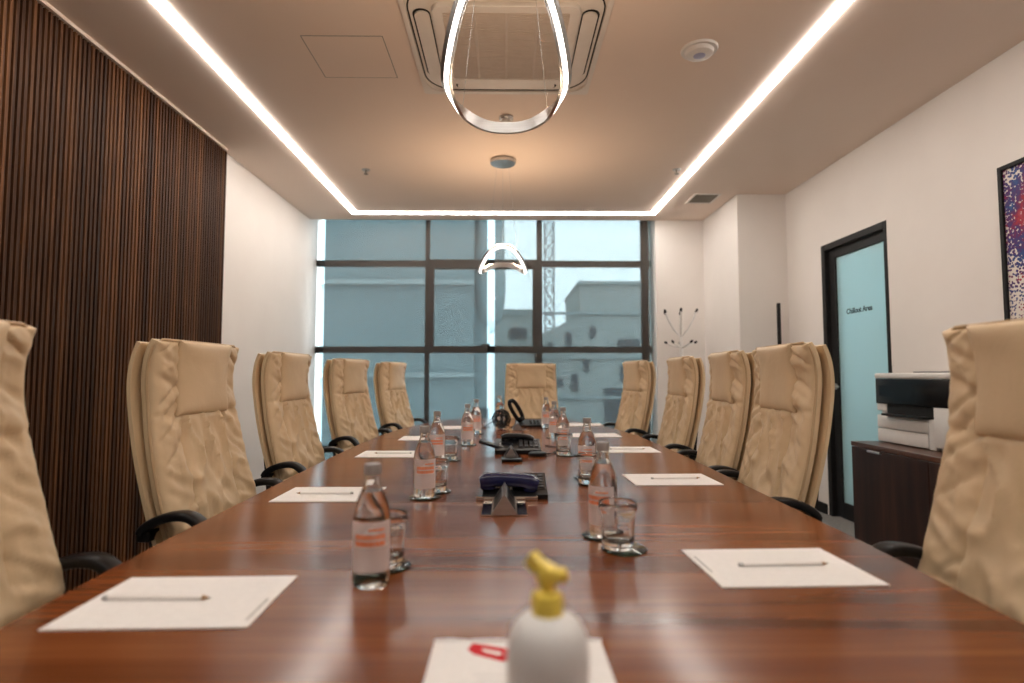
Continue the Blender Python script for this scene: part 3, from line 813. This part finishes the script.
# ---------------------------------------------------------------- things on the table
ZT = .7502
def sheet(x, y, rz, label, w=.29, d=.207):
    t = thing('paper_sheet', label, 'paper', (x, y, ZT), rz, 'white paper sheets laid at the seats')
    MB().box(-w/2, w/2, -d/2, d/2, 0, .0022).build('sheet', M['paper'], t)
    p_ = MB()
    for i in range(17): p_.box(-w/2+.02, w/2-.03, -d/2+.02+.010*i, -d/2+.0206+.010*i, .0022, .00224)
    p_.build('ruled_lines', M['print_faint'], t)
    return t
def logo_strip(t, x, y0, y1):
    MB().box(x-.0022, x+.0022, y0, y1, .0022, .0023).build('printed_footer', M['print_grey'], t)
def pencil(x, y, rz, label, L_=.172):
    t = thing('pencil', label, 'pencil', (x, y, ZT+.0022), rz, 'white pencils lying on the paper sheets')
    MY = Matrix.Translation((0, 0, .0036)) @ Matrix.Rotation(PI/2, 4, 'Y')
    MB().lathe([(0, -L_/2+.014), (.0042, -L_/2+.014), (.0042, L_/2-.008), (0, L_/2-.008)], 6, mat=MY).build('shaft', M['pencil_white'], t)
    MB().lathe([(.0012, -L_/2+.005), (.0041, -L_/2+.014), (0, -L_/2+.014), (0, -L_/2+.005)], 12, mat=MY).build('sharpened_wood', M['pencil_wood'], t)
    MB().lathe([(0, -L_/2), (.0012, -L_/2+.005), (0, -L_/2+.005)], 12, mat=MY).build('tip', M['pencil_lead'], t)
    MB().lathe([(0, L_/2-.008), (.0039, L_/2-.008), (.0039, L_/2), (0, L_/2)], 12, mat=MY).build('end_cap', M['brushed'], t, 40)
papers = [
    (-.515, .936, .02, 'white paper sheet nearest the camera on the left of the table'),
    (-.527, 1.746, -.0, 'white paper sheet before the slat side chair with the whole headrest'),
    (-.517, 2.62, 0, 'white paper sheet third from the camera on the left of the table'),
    (-.452, 3.27, 0, 'white paper sheet fourth from the camera on the left of the table'),
    (-.315, 3.93, 0, 'white paper sheet farthest from the camera on the left of the table'),
    (.508, 1.087, .03, 'white paper sheet nearest the camera on the right of the table'),
    (.566, 1.978, .02, 'white paper sheet second from the camera on the right of the table'),
    (.575, 2.76, 0, 'white paper sheet third from the camera on the right of the table'),
    (.53, 3.42, 0, 'white paper sheet fourth from the camera on the right of the table'),
    (.55, 4.15, 0, 'white paper sheet farthest from the camera on the right of the table'),
]
shs = [sheet(*p) for p in papers]
logo_strip(shs[0], .134, -.08, .0); logo_strip(shs[5], -.134, -.03, .06)
pens = [(-.555, .935, PI-.01, 'white pencil on the nearest left paper sheet'),
        (-.545, 1.74, .0, 'white pencil on the second left paper sheet'),
        (-.515, 2.62, 0, 'white pencil on the third left paper sheet'),
        (.522, 1.085, PI+.03, 'white pencil on the nearest right paper sheet'),
        (.585, 1.978, PI+.03, 'white pencil on the second right paper sheet'),
        (.585, 2.755, PI, 'white pencil on the third right paper sheet')]
for p in pens: pencil(*p)

# bottles
def make_bottle(label):
    t = thing('water_bottle', label, 'bottle', (0, 0, 0), 0, 'glass water bottles along the table')
    outer = [(0, .004), (.012, .003), (.024, 0), (.029, .001), (.0315, .006), (.0318, .02), (.0318, .105), (.0312, .118), (.0285, .133), (.0235, .149), (.0175, .163), (.0140, .173), (.0128, .182), (.0128, .188)]
    inner = [(.0105, .188), (.0105, .176), (.0135, .165), (.0150, .1585), (0, .1585)]
    MB().lathe(outer+inner, 40).build('glass_body', M['bottle_glass'], t, 50)
    MB().lathe([(0, .187), (.0142, .187), (.0148, .189), (.0148, .203), (.0138, .2055), (0, .2055)], 32).build('cap', M['cap_grey'], t, 40)
    r_ = .0322
    lb = MB()
    def patch(mb, a0, a1, z0, z1, rad, th=.00012, nseg=None, za=None):
        n = nseg or max(1, int(abs(a1-a0)/.12))
        V = []
        for i in range(n+1):
            a = a0+(a1-a0)*i/n
            V.append([mb.bm.verts.new((rad_*math.cos(a), rad_*math.sin(a), z_)) for rad_ in (rad, rad+th) for z_ in (z0, z1)])
        for i in range(n):
            A, B = V[i], V[i+1]
            mb.bm.faces.new((A[2], B[2], B[3], A[3])); mb.bm.faces.new((A[0], B[0], B[1], A[1]))
            mb.bm.faces.new((A[0], B[0], B[2], A[2])); mb.bm.faces.new((A[1], B[1], B[3], A[3]))
        mb.bm.faces.new(V[0][:2]+V[0][:1:-1]); mb.bm.faces.new(V[-1][:2]+V[-1][:1:-1])
    patch(lb, -PI/2-1.25, -PI/2+1.25, .028, .112, r_)
    lab = lb.build('paper_label', M['label'], t, 50)
    # white mountain shape, orange lettering blocks and orange band
    mt = MB()
    for i in range(14):
        a = -PI/2-1.0+2.0*i/14; h = .072+.034*(1-abs((i+.5)/14*2-1)); patch(mt, a, a+2.0/14, .070, h, r_+.0002, nseg=1)
    mt.build('label_motif', M['label_white'], lab, 50)
    og = MB(); rnd = random.Random(3)
    for row, (zz, hh) in enumerate(((.083, .0085), (.072, .0085), (.097, .004))):
        a = -PI/2-(.85 if row < 2 else .1); a_end = -PI/2+(.80 if row < 2 else .75)
        while a < a_end:
            w_ = rnd.uniform(.10, .19)
            patch(og, a, min(a+w_, a_end), zz, zz+hh, r_+.0005, nseg=1); a += w_+.035
    og.build('label_lettering', M['orange'], lab)
    return t
bottles = [
    (-.232, 1.005, .15, 'glass water bottle nearest the camera on the left, grey cap, beside a tumbler'),
    (-.239, 1.69, .3, 'glass water bottle second from the camera on the left'),
    (-.284, 2.37, .1, 'glass water bottle third from the camera on the left, half hidden behind another bottle'),
    (-.198, 2.95, .2, 'glass water bottle fourth from the camera on the left'),
    (-.183, 3.52, .1, 'glass water bottle fifth from the camera on the left'),
    (-.045, 4.15, .0, 'glass water bottle just left of the far head chair'),
    (.217, 1.285, -.6, 'glass water bottle nearest the camera on the right, behind a tumbler'),
    (.283, 2.0, -.4, 'glass water bottle second from the camera on the right'),
    (.265, 2.67, -.2, 'glass water bottle third from the camera on the right'),
    (.277, 3.28, -.1, 'glass water bottle fourth from the camera on the right'),
    (.272, 3.87, .1, 'glass water bottle farthest from the camera on the right'),
]
CT = .004
bb = None
for i, (x, y, rz, lab) in enumerate(bottles):
    zb_ = ZT+CT+.0002 if i else ZT+.0002
    if bb is None: bb = make_bottle(lab); bb.location = (x, y, zb_); bb.rotation_euler.z = rz
    else: dup(bb, (x, y, zb_), rz, lab)
# tumblers
tm = MB()
tm.lathe([(0, 0), (.026, 0), (.031, .002), (.033, .008), (.0335, .03), (.0342, .06), (.0362, .074), (.0398, .079), (.0405, .088), (.0398, .0935), (.0385, .0945), (.037, .0925), (.0345, .076), (.0322, .058), (.031, .030), (.030, .020), (.024, .015), (0, .014)], 40)
tum0 = tm.build('drinking_glass', M['tumbler_glass'], None, 50)
tumblers = [
    (-.225, 1.095, 'clear tumbler beside the nearest left water bottle'),
    (-.215, 1.78, 'clear tumbler behind the second left water bottle'),
    (-.238, 2.43, 'clear tumbler right of the third left water bottle'),
    (.232, 1.195, 'clear tumbler in front of the nearest right water bottle'),
    (.272, 1.895, 'clear tumbler in front of the second right water bottle'),
    (.258, 2.565, 'clear tumbler in front of the third right water bottle'),
]
cm_ = MB(); cm_.lathe([(0, 0), (.045, 0), (.0465, .001), (.0465, .003), (.045, CT), (0, CT)], 44)
for f in cm_.bm.faces:
    if all(Vector((v.co.x, v.co.y)).length > .0445 for v in f.verts): f.material_index = 1
coast0 = cm_.build('glass_coaster', [M['coaster_glass'], M['coaster_edge']], None, 40)
ci = [0]
def coaster(x, y, lab):
    o = coast0 if ci[0] == 0 else coast0.copy()
    if ci[0]: COL.objects.link(o)
    ci[0] += 1
    o.location = (x, y, ZT); tag(o, lab, 'coaster', 'round glass coasters on the table')
for i, (x, y, lab) in enumerate(tumblers):
    o = tum0 if i == 0 else tum0.copy()
    if i: COL.objects.link(o)
    o.location = (x, y, ZT+CT+.0002); tag(o, lab, 'glass', 'clear tumblers on coasters')
    coaster(x+(.012 if i > 2 else .0), y, 'round glass coaster under the '+lab)
for (x, y, rz, lab) in bottles[1:]:
    coaster(x, y+.006, 'round glass coaster under the '+lab.split(', ')[0])

# soap dispenser in front
sp = thing('soap_dispenser', 'white pump bottle with yellow pump standing nearest the camera', 'dispenser', (.038, .53, ZT+.0024))
bz = .112
MB().lathe([(0, 0), (.033, 0), (.0365, .003), (.0372, .01), (.0372, .104), (.0365, .115), (.0342, .125), (.030, .133), (.023, .1390), (.0135, .142), (.0125, .150), (0, .150)], 48).build('bottle_body', M['soap_white'], sp, 40)
MB().lathe([(0, .1415), (.0138, .1415), (.0142, .143), (.0142, .157), (.0125, .160), (.0065, .162), (.006, .170), (0, .170)], 32).build('pump_collar', M['soap_yellow'], sp, 40)
pu = MB().lathe([(0, .168), (.009, .168), (.0095, .170), (.0098, .178), (.0085, .1815), (0, .182)], 28)
pu.sweep([(.004, 0, .176), (-.006, .005, .180), (-.012, .008, .185), (-.016, .010, .188)], [(-.007, -.005), (.007, -.005), (.007, .006), (-.007, .006)])
pu.box(.002, .018, -.008, .008, .170, .1805, .003)
pu.build('pump_head', M['soap_yellow'], sp, 40)
nt_ = thing('notepad', 'white notepad with a red printed logo under the pump bottle', 'notepad', (.022, .625, ZT))
MB().box(-.118, .106, -.17, .165, 0, .0022).build('page', M['paper'], nt_)
MB().tube([(-.118+.0225*i, .164, .003+.001*math.sin(i*2.3)) for i in range(11)], .0022, 6).build('torn_edge', M['paper'], nt_, 60)
lg_ = MB(); lg_.prism([(-.066, .158), (-.020, .142), (-.010, .130), (-.016, .112), (-.026, .108), (-.064, .128), (-.072, .140)], 'Z', .0022, .0024)
lo = lg_.build('printed_logo', M['print_red'], nt_); lo['label'] = 'red slanted logo'
MB().prism([(-.054, .142), (-.030, .133), (-.025, .128), (-.032, .124), (-.050, .133)], 'Z', .0024, .0026).build('logo_mark', M['paper'], lo)
tl = MB()
for i, (a, b_) in enumerate(((-.062, -.01), (-.055, .0), (-.06, -.02), (-.05, .0))): tl.box(a, b_, .075-.012*i, .0775-.012*i, .0022, .0024)
tl.build('printed_text', M['print_faint'], nt_)

# chrome tent shaped power hubs
def power_hub(x, y0, y1, label, w=.034, h=.055, fl=.026):
    t = thing('power_hub', label, 'socket', (x, (y0+y1)/2, ZT), 0, 'chrome tent shaped power hubs along the table middle')
    d = (y1-y0)/2
    MB().box(-w-fl, w+fl, -d, d, 0, .003, .001, 1).build('base_plate', M['chrome'], t)
    bd = MB()
    bd.prism([(-w, .003), (w, .003), (0, h)], 'Y', -d, d).build('tent_body', M['brushed'], t)
    for s in (-1, 1):
        sm = MB()
        nrm_ = Vector((s*(h-.003), 0, w)).normalized(); mid = Vector((s*w/2, 0, (h+.003)/2))
        ex = Vector((-s*w, 0, h-.003)).normalized()
        Mx = Matrix((( ex.x, 0, nrm_.x, mid.x), (0, 1, 0, 0), (ex.z, 0, nrm_.z, mid.z), (0, 0, 0, 1)))
        sm.box(-.019, .019, -d+.012, d-.012, .0002, .0018, .0005, 1, mat=Mx)
        so = sm.build('socket_panel', M['socket_dark'], t)
        s2 = MB()
        for yy in (-d*.45, d*.45): s2.lathe([(0, .0018), (.014, .0018), (.015, .0026), (0, .0026)], 24, (0, yy, 0), mat=Mx)
        s2.build('outlet', M['black_plastic'], so, 40)
    return t
power_hub(-.004, 1.475, 1.645, 'chrome tent shaped power hub nearest the camera, before the navy telephone')
power_hub(.022, 2.44, 2.56, 'chrome tent shaped power hub before the middle telephone', .032, .05, .012)
power_hub(.075, 3.70, 3.84, 'chrome tent shaped power hub farthest along the table by the cable tangle', .034, .052, .03)

def handset(mb, L_=.19, mi=0, mtx=None, fat=.62):
    """telephone receiver along x, lying on its face"""
    key = [(-L_/2, .0), (-L_/2+.02, .006), (-L_/4, .010), (0, .011), (L_/4, .010), (L_/2-.02, .006), (L_/2, .0)]
    start = len(mb.bm.verts)
    pts = [(x, 0, z) for x, z in key]
    rad = [.020, .025, .022, .021, .022, .025, .020]
    def sec(i):
        a = rad[i]; return [(a*math.copysign(abs(math.cos(q_))**.7, math.cos(q_))*1.15, a*fat*math.copysign(abs(math.sin(q_))**.7, math.sin(q_))) for q_ in [2*PI*k_/12 for k_ in range(12)]]
    mb.sweep(pts, None, sec_fn=sec)
    for s in (-1, 1):
        mb.lathe([(0, -.020), (.020, -.020), (.0235, -.016), (.0235, -.002), (.018, .004), (0, .004)], 20, (s*(L_/2-.022), 0, 0))
    mb.bm.verts.ensure_lookup_table()
    if mtx is not None: bmesh.ops.transform(mb.bm, matrix=mtx, verts=mb.bm.verts[start:])
def phone(label, loc, rz, body_m, hand_m, hx=-.015, hy=.045, hz=.058, hl=.19, kx=.010, front=.018, back=.055, x0=-.095, x1=.115, fat=.62):
    t = thing('telephone', label, 'telephone', loc, rz, 'telephones along the table middle')
    MB().prism([(-.085, 0), (.085, 0), (.085, back-.007), (.06, back), (-.085, front)], 'X', x0, x1).build('base', body_m, t)
    h = MB(); handset(h, hl, 0, Matrix.Translation((hx, hy, hz)) @ Matrix.Rotation(.05, 4, 'Y'), fat)
    h.build('handset', hand_m, t, 60)
    sl_ = math.atan2(back-front, .145)
    def on(u, v, zoff): return Vector((u, -.085+v*math.cos(sl_), front+v*math.sin(sl_)+zoff))
    kp = MB()
    RM = Matrix.Rotation(sl_, 4, 'X')
    kp.box(kx, kx+.098, -.052, .052, 0, .002, .001, 1, mat=Matrix.Translation(on(0, .085, 0)) @ RM)
    ko = kp.build('keypad', M['gloss_black'], t)
    bt = MB()
    for i in range(4):
        for j in range(5):
            bt.box(kx+.007+.024*i, kx+.023+.024*i, -.043+.019*j, -.032+.019*j, .002, .005, .001, 1, mat=Matrix.Translation(on(0, .085, 0)) @ RM)
    bt.build('buttons', M['button'], ko)
    MB().box(x0+.015, x0+.08, -.035, .02, 0, .002, .001, 1, mat=Matrix.Translation(on(0, .07, 0)) @ RM).build('display', M['screen'], t)
    return t
p1 = phone('navy blue desk telephone with its handset on, nearest the camera', (.012, 1.755, ZT), 0, M['black_plastic'], M['navy'],
           hx=-.003, hy=-.052, hz=.040, hl=.168, kx=.006, front=.014, back=.052, x0=-.08, x1=.110, fat=.95)
MB().box(-.098, .080, -.100, -.086, 0, .012, .003).build('front_edge', M['chrome'], p1)
p2 = phone('black desk telephone in the middle of the table beside the puck', (.045, 2.69, ZT), 0, M['black_plastic'], M['black_plastic'], hl=.15, hx=.01)
# side speaker wing of the middle telephone
MB().box(-.06, .06, -.035, .035, 0, .014, .005, 2, mat=Matrix.Translation((-.115, -.02, .030)) @ Matrix.Rotation(.30, 4, 'Y')).build('speaker_wing', M['gloss_black'], p2)
pk = thing('microphone_puck', 'flat black puck beside the middle telephone', 'microphone', (.141, 2.56, ZT))
MB().lathe([(0, 0), (.038, 0), (.041, .003), (.041, .012), (.037, .016), (0, .017)], 36).build('body', M['black_plastic'], pk, 40)
MB().lathe([(0, .0165), (.012, .0165), (.012, .018), (0, .018)], 20).build('button', M['button'], pk, 40)
MB().tube([(.036, .01, .006), (.07, .05, .004), (.11, .12, .003), (.15, .20, .003), (.14, .27, .003), (.08, .32, .003), (.06, .36, .003)], .0025, 8).build('cable', M['black_matte'], pk, 60)
# small flat black tile in front of the middle hub
tag(MB().box(-.043, .043, -.03, .03, 0, .012, .003).build('flat_remote', M['black_plastic'], None, 40, (.025, 2.40, ZT)), 'small flat black box lying before the middle power hub', 'remote')
# far telephone with its receiver standing up
p3 = thing('telephone', 'black desk telephone with its receiver standing upright, farthest from the camera', 'telephone', (.115, 4.02, ZT), 0, 'telephones along the table middle')
MB().prism([(-.08, 0), (.08, 0), (.08, .045), (-.08, .014)], 'X', -.05, .17).build('base', M['black_plastic'], p3)
bt = MB()
for i in range(4):
    for j in range(4): bt.box(.05+.026*i, .067+.026*i, -.055+.024*j, -.040+.024*j, .022+.0046*j, .028+.0046*j, .001, 1)
bt.build('buttons', M['button'], p3)
h = MB()
loop = []
for k_ in range(40):
    a = 2*PI*k_/40
    loop.append((.024*math.copysign(abs(math.cos(a))**.7, math.cos(a)), 0, .075*math.copysign(abs(math.sin(a))**.8, math.sin(a))))
RL = Matrix.Translation((-.045, -.01, .112)) @ Matrix.Rotation(-.52, 4, 'Y')
h.sweep([RL @ Vector(p) for p in loop], [(.014*math.cos(2*PI*k_/10), .009*math.sin(2*PI*k_/10)) for k_ in range(10)], up=(0, 1, 0), closed=True)
h.lathe([(0, -.012), (.022, -.012), (.024, -.008), (.024, .008), (.020, .014), (0, .014)], 20, mat=RL @ Matrix.Translation((0, 0, .072)))
h.lathe([(0, -.014), (.026, -.014), (.028, -.008), (.028, .010), (.020, .016), (0, .016)], 20, mat=RL @ Matrix.Translation((0, 0, -.07)))
h.build('handset', M['gloss_black'], p3, 60)
# tangle of black cable
rnd = random.Random(11)
pts = []
for k_ in range(260):
    a = k_*.42; r_ = .034+.013*math.sin(k_*.37)+.008*math.sin(k_*1.13)
    tl_ = .9*math.sin(k_*.05)
    v = Vector((r_*math.cos(a), .02*math.sin(k_*.09), r_*1.25*math.sin(a)))
    v.rotate(Matrix.Rotation(tl_, 3, 'Z')); v.x *= 1.2
    pts.append(v+Vector((.006*rnd.uniform(-1, 1), .006*rnd.uniform(-1, 1), 0.067+.006*rnd.uniform(-1, 1))))
tail = [(-.05, .0, .05), (-.085, .02, .03), (-.12, .03, .006), (-.15, .02, .003), (-.13, .06, .003), (-.08, .08, .003)]
cb = MB().tube(pts, .0028, 6).tube(tail, .0025, 6).tube([(.03, 0, .03), (.06, .03, .006), (.09, .10, .004)], .0025, 6)
tag(cb.build('cable_coil', M['black_matte'], None, 60, (-.03, 3.86, ZT)), 'tangled coil of black cable before the far telephone', 'cable')

# ---------------------------------------------------------------- right side furniture
cbx = thing('sideboard', 'dark brown wooden sideboard under the printer by the door', 'sideboard', (2.07, 2.55, 0))
# local: front at x=0, back at x=.435, y -.85..+.86
cy0, cy1 = -1.0, .86
MB().box(.012, .435, cy0, cy1, .06, .690).build('body', M['cabinet_wood'], cbx)
MB().box(.04, .42, cy0+.03, cy1-.03, 0, .06).build('plinth', M['black_matte'], cbx)
MB().box(-.006, .437, cy0-.004, cy1+.004, .690, .716, .002, 1).build('countertop', M['cabinet_top'], cbx)
nd = 3; wd = (cy1-cy0)/nd
for i in range(nd):
    d_ = MB().box(-.006, .012, cy0+i*wd+.002, cy0+(i+1)*wd-.002, .064, .686, .0015, 1).build('door', M['cabinet_wood'], cbx)
    yc = cy0+(i+.5)*wd+.09
    MB().box(-.020, -.006, yc-.055, yc+.055, .672, .684, .002, 1).build('handle', M['brushed'], d_)

pr_ = thing('printer', 'white and black office printer standing on the sideboard', 'printer', (2.225, 3.105, .7165))
# local: front looks to -x; y +.29 is the far end
W2 = .292
MB().box(.02, .285, -W2, W2, .0, .36, .008).build('body', M['white_plastic'], pr_, 40)
MB().box(-.012, .03, -W2, W2, .225, .372, .006).build('control_panel', M['gloss_black'], pr_, 40)
MB().box(-.0135, -.012, .17, .255, .27, .335, .0005, 1).build('touch_screen', M['screen'], pr_)
MB().box(-.016, .285, -W2-.002, W2+.002, .373, .405, .009, 3).build('scanner_lid', M['white_plastic'], pr_, 40)
MB().box(.03, .27, -.26, .03, .405, .415, .004).build('feeder_cover', M['grey_plastic'], pr_, 40)
MB().box(.0, .025, -.15, .21, .165, .224, .002).build('output_slot', M['black_matte'], pr_)
MB().box(-.045, .02, -.13, .20, .160, .172, .003).build('output_tray', M['black_plastic'], pr_)
MB().box(-.006, .022, .21, W2, .186, .224, .003).build('corner_block', M['white_plastic'], pr_, 40)
for z0, z1 in ((.006, .082), (.086, .160)):
    tr_ = MB().box(-.010, .022, -.115, W2-.004, z0, z1, .004).build('paper_tray', M['white_plastic'], pr_, 40)
MB().box(-.004, .022, -.165, -.118, .002, .160, .003).build('side_strip', M['white_plastic'], pr_, 40)
MB().box(-.014, .022, -W2, -.168, .02, .224, .004).build('side_block', M['white_plastic'], pr_, 40)

# picture on the right wall
pc = thing('framed_picture', 'black framed picture of blue, red and purple dots on the right wall', 'picture', (XR, 2.258, 1.552))
fw_, fh_ = .60, .625
p_ = MB()
p_.box(-.035, -.001, -fw_, -fw_+.022, -fh_, fh_, .002, 1).box(-.035, -.001, fw_-.022, fw_, -fh_, fh_, .002, 1)
p_.box(-.035, -.001, -fw_+.022, fw_-.022, -fh_, -fh_+.022, .002, 1).box(-.035, -.001, -fw_+.022, fw_-.022, fh_-.022, fh_, .002, 1)
p_.build('frame', M['black_matte'], pc)
m = mat('dot_print', rough=.5, spec=.3)
tc = N(m, 'ShaderNodeTexCoord')
vo = N(m, 'ShaderNodeTexVoronoi'); vo.inputs['Scale'].default_value = 80; L(m, tc, 'Object', vo, 'Vector')
nz = N(m, 'ShaderNodeTexNoise'); nz.inputs['Scale'].default_value = 3.2; nz.inputs['Detail'].default_value = 5; L(m, tc, 'Object', nz, 'Vector')
sxyz = N(m, 'ShaderNodeSeparateXYZ'); L(m, tc, 'Object', sxyz, 'Vector')
# density falls with distance from a cloud centre above the middle
vm = N(m, 'ShaderNodeVectorMath', operation='DISTANCE'); vm.inputs[1].default_value = (0, .34, .36); L(m, tc, 'Object', vm, 0)
ma = N(m, 'ShaderNodeMath', operation='MULTIPLY_ADD'); ma.inputs[1].default_value = -1.9; ma.inputs[2].default_value = 1.05; L(m, vm, 'Value', ma, 0)
mb_ = N(m, 'ShaderNodeMath', operation='MULTIPLY_ADD'); mb_.inputs[1].default_value = .9; L(m, nz, 'Fac', mb_, 0); L(m, ma, 'Value', mb_, 2)
lt = N(m, 'ShaderNodeMath', operation='LESS_THAN')
sc_ = N(m, 'ShaderNodeMath', operation='MULTIPLY'); sc_.inputs[1].default_value = .62; L(m, mb_, 'Value', sc_, 0)
L(m, vo, 'Distance', lt, 0); L(m, sc_, 'Value', lt, 1)
nz2 = N(m, 'ShaderNodeTexNoise'); nz2.inputs['Scale'].default_value = 5; nz2.inputs['Detail'].default_value = 8; nz2.inputs['Roughness'].default_value = .75; L(m, tc, 'Object', nz2, 'Vector')
r = ramp(m, [(.30, (.03, .16, .35)), (.42, (.03, .05, .20)), (.50, (.10, .02, .12)), (.58, (.38, .02, .04)), (.68, (.42, .10, .16))])
L(m, nz2, 'Fac', r, 'Fac')
mixc = N(m, 'ShaderNodeMix', data_type='RGBA')
mixc.inputs['A'].default_value = (.74, .68, .63, 1)
L(m, lt, 'Value', mixc, 'Factor'); L(m, r, 'Color', mixc, 'B'); L(m, mixc, 'Result', bsdf(m), 'Base Color')
MB().box(-.022, -.001, -fw_+.020, fw_-.020, -fh_+.020, fh_-.020).build('dot_print', m, pc)

# coat rack in the far corner
ck = thing('coat_rack', 'white coat stand with black tipped hooks in the far corner', 'coat stand', (1.775, 5.74, 0))
MB().lathe([(0, 0), (.16, 0), (.165, .006), (.16, .014), (.03, .022), (.016, .03), (.016, 1.62), (.010, 1.64), (0, 1.64)], 24).build('pole', M['white_plastic'], ck, 40)
for (z, rise, reach, n, off) in ((1.50, .24, .17, 6, .25), (1.385, .05, .14, 5, .1)):
    for k_ in range(n):
        a = 2*PI*k_/n+off
        c, s = math.cos(a), math.sin(a)
        pts = [(.012*c, .012*s, z), (reach*.45*c, reach*.45*s, z+rise*.28), (reach*.8*c, reach*.8*s, z+rise*.68), (reach*c, reach*s, z+rise)]
        h_ = MB().tube(pts, .008, 8).build('hook', M['white_plastic'], ck, 60)
        e = Vector(pts[-1]); dr = (e-Vector(pts[-2])).normalized()
        MB().tube([e-dr*.004, e+dr*.014, e+dr*.032], .012, 10, r_fn=lambda i: (.009, .0135, .009)[i]).build('tip', M['black_plastic'], h_, 60)
# slim black post beside the pier
po = thing('floor_post', 'slim black upright post in front of the white pier', 'post', (2.41, 4.98, 0))
MB().lathe([(0, 0), (.09, 0), (.09, .008), (.02, .014), (0, .014)], 28).build('base', M['black_matte'], po, 40)
MB().box(-.013, .013, -.013, .013, .012, 1.745, .003).build('pole', M['black_matte'], po)
# wall socket low on the front wall strip
wsx = thing('wall_socket', 'small white socket low on the wall strip right of the window', 'socket', (1.99, YW, .42))
MB().box(-.04, .04, -.012, 0, -.04, .04, .003).build('plate', M['white_plastic'], wsx)
MB().lathe([(0, 0), (.02, 0), (.02, .002), (0, .002)], 20, mat=Matrix.Translation((0, -.012, 0)) @ Matrix.Rotation(PI/2, 4, 'X')).build('outlet', M['grey_plastic'], wsx, 40)

# ---------------------------------------------------------------- light
w = bpy.data.worlds.new('world'); scene.world = w; w.use_nodes = True
bg = w.node_tree.nodes['Background']
bg.inputs['Color'].default_value = (.86, .945, 1.0, 1); bg.inputs['Strength'].default_value = 6.5
# unseen fill light added behind the door to brighten the frosted glass
al = bpy.data.lights.new('door_glass_fill', 'AREA'); al.energy = 130; al.size = .6; al.color = (.75, .95, 1.0)
ao = bpy.data.objects.new('door_glass_fill', al); COL.objects.link(ao); ao.location = (XR+.8, 4.0, ZC-.05)

scene.view_settings.view_transform = 'Standard'
scene.view_settings.look = 'None'
scene.view_settings.gamma = 1.0
scene.view_settings.exposure = 0.22
scene.view_settings.use_curve_mapping = False
scene.cycles.use_denoising = True
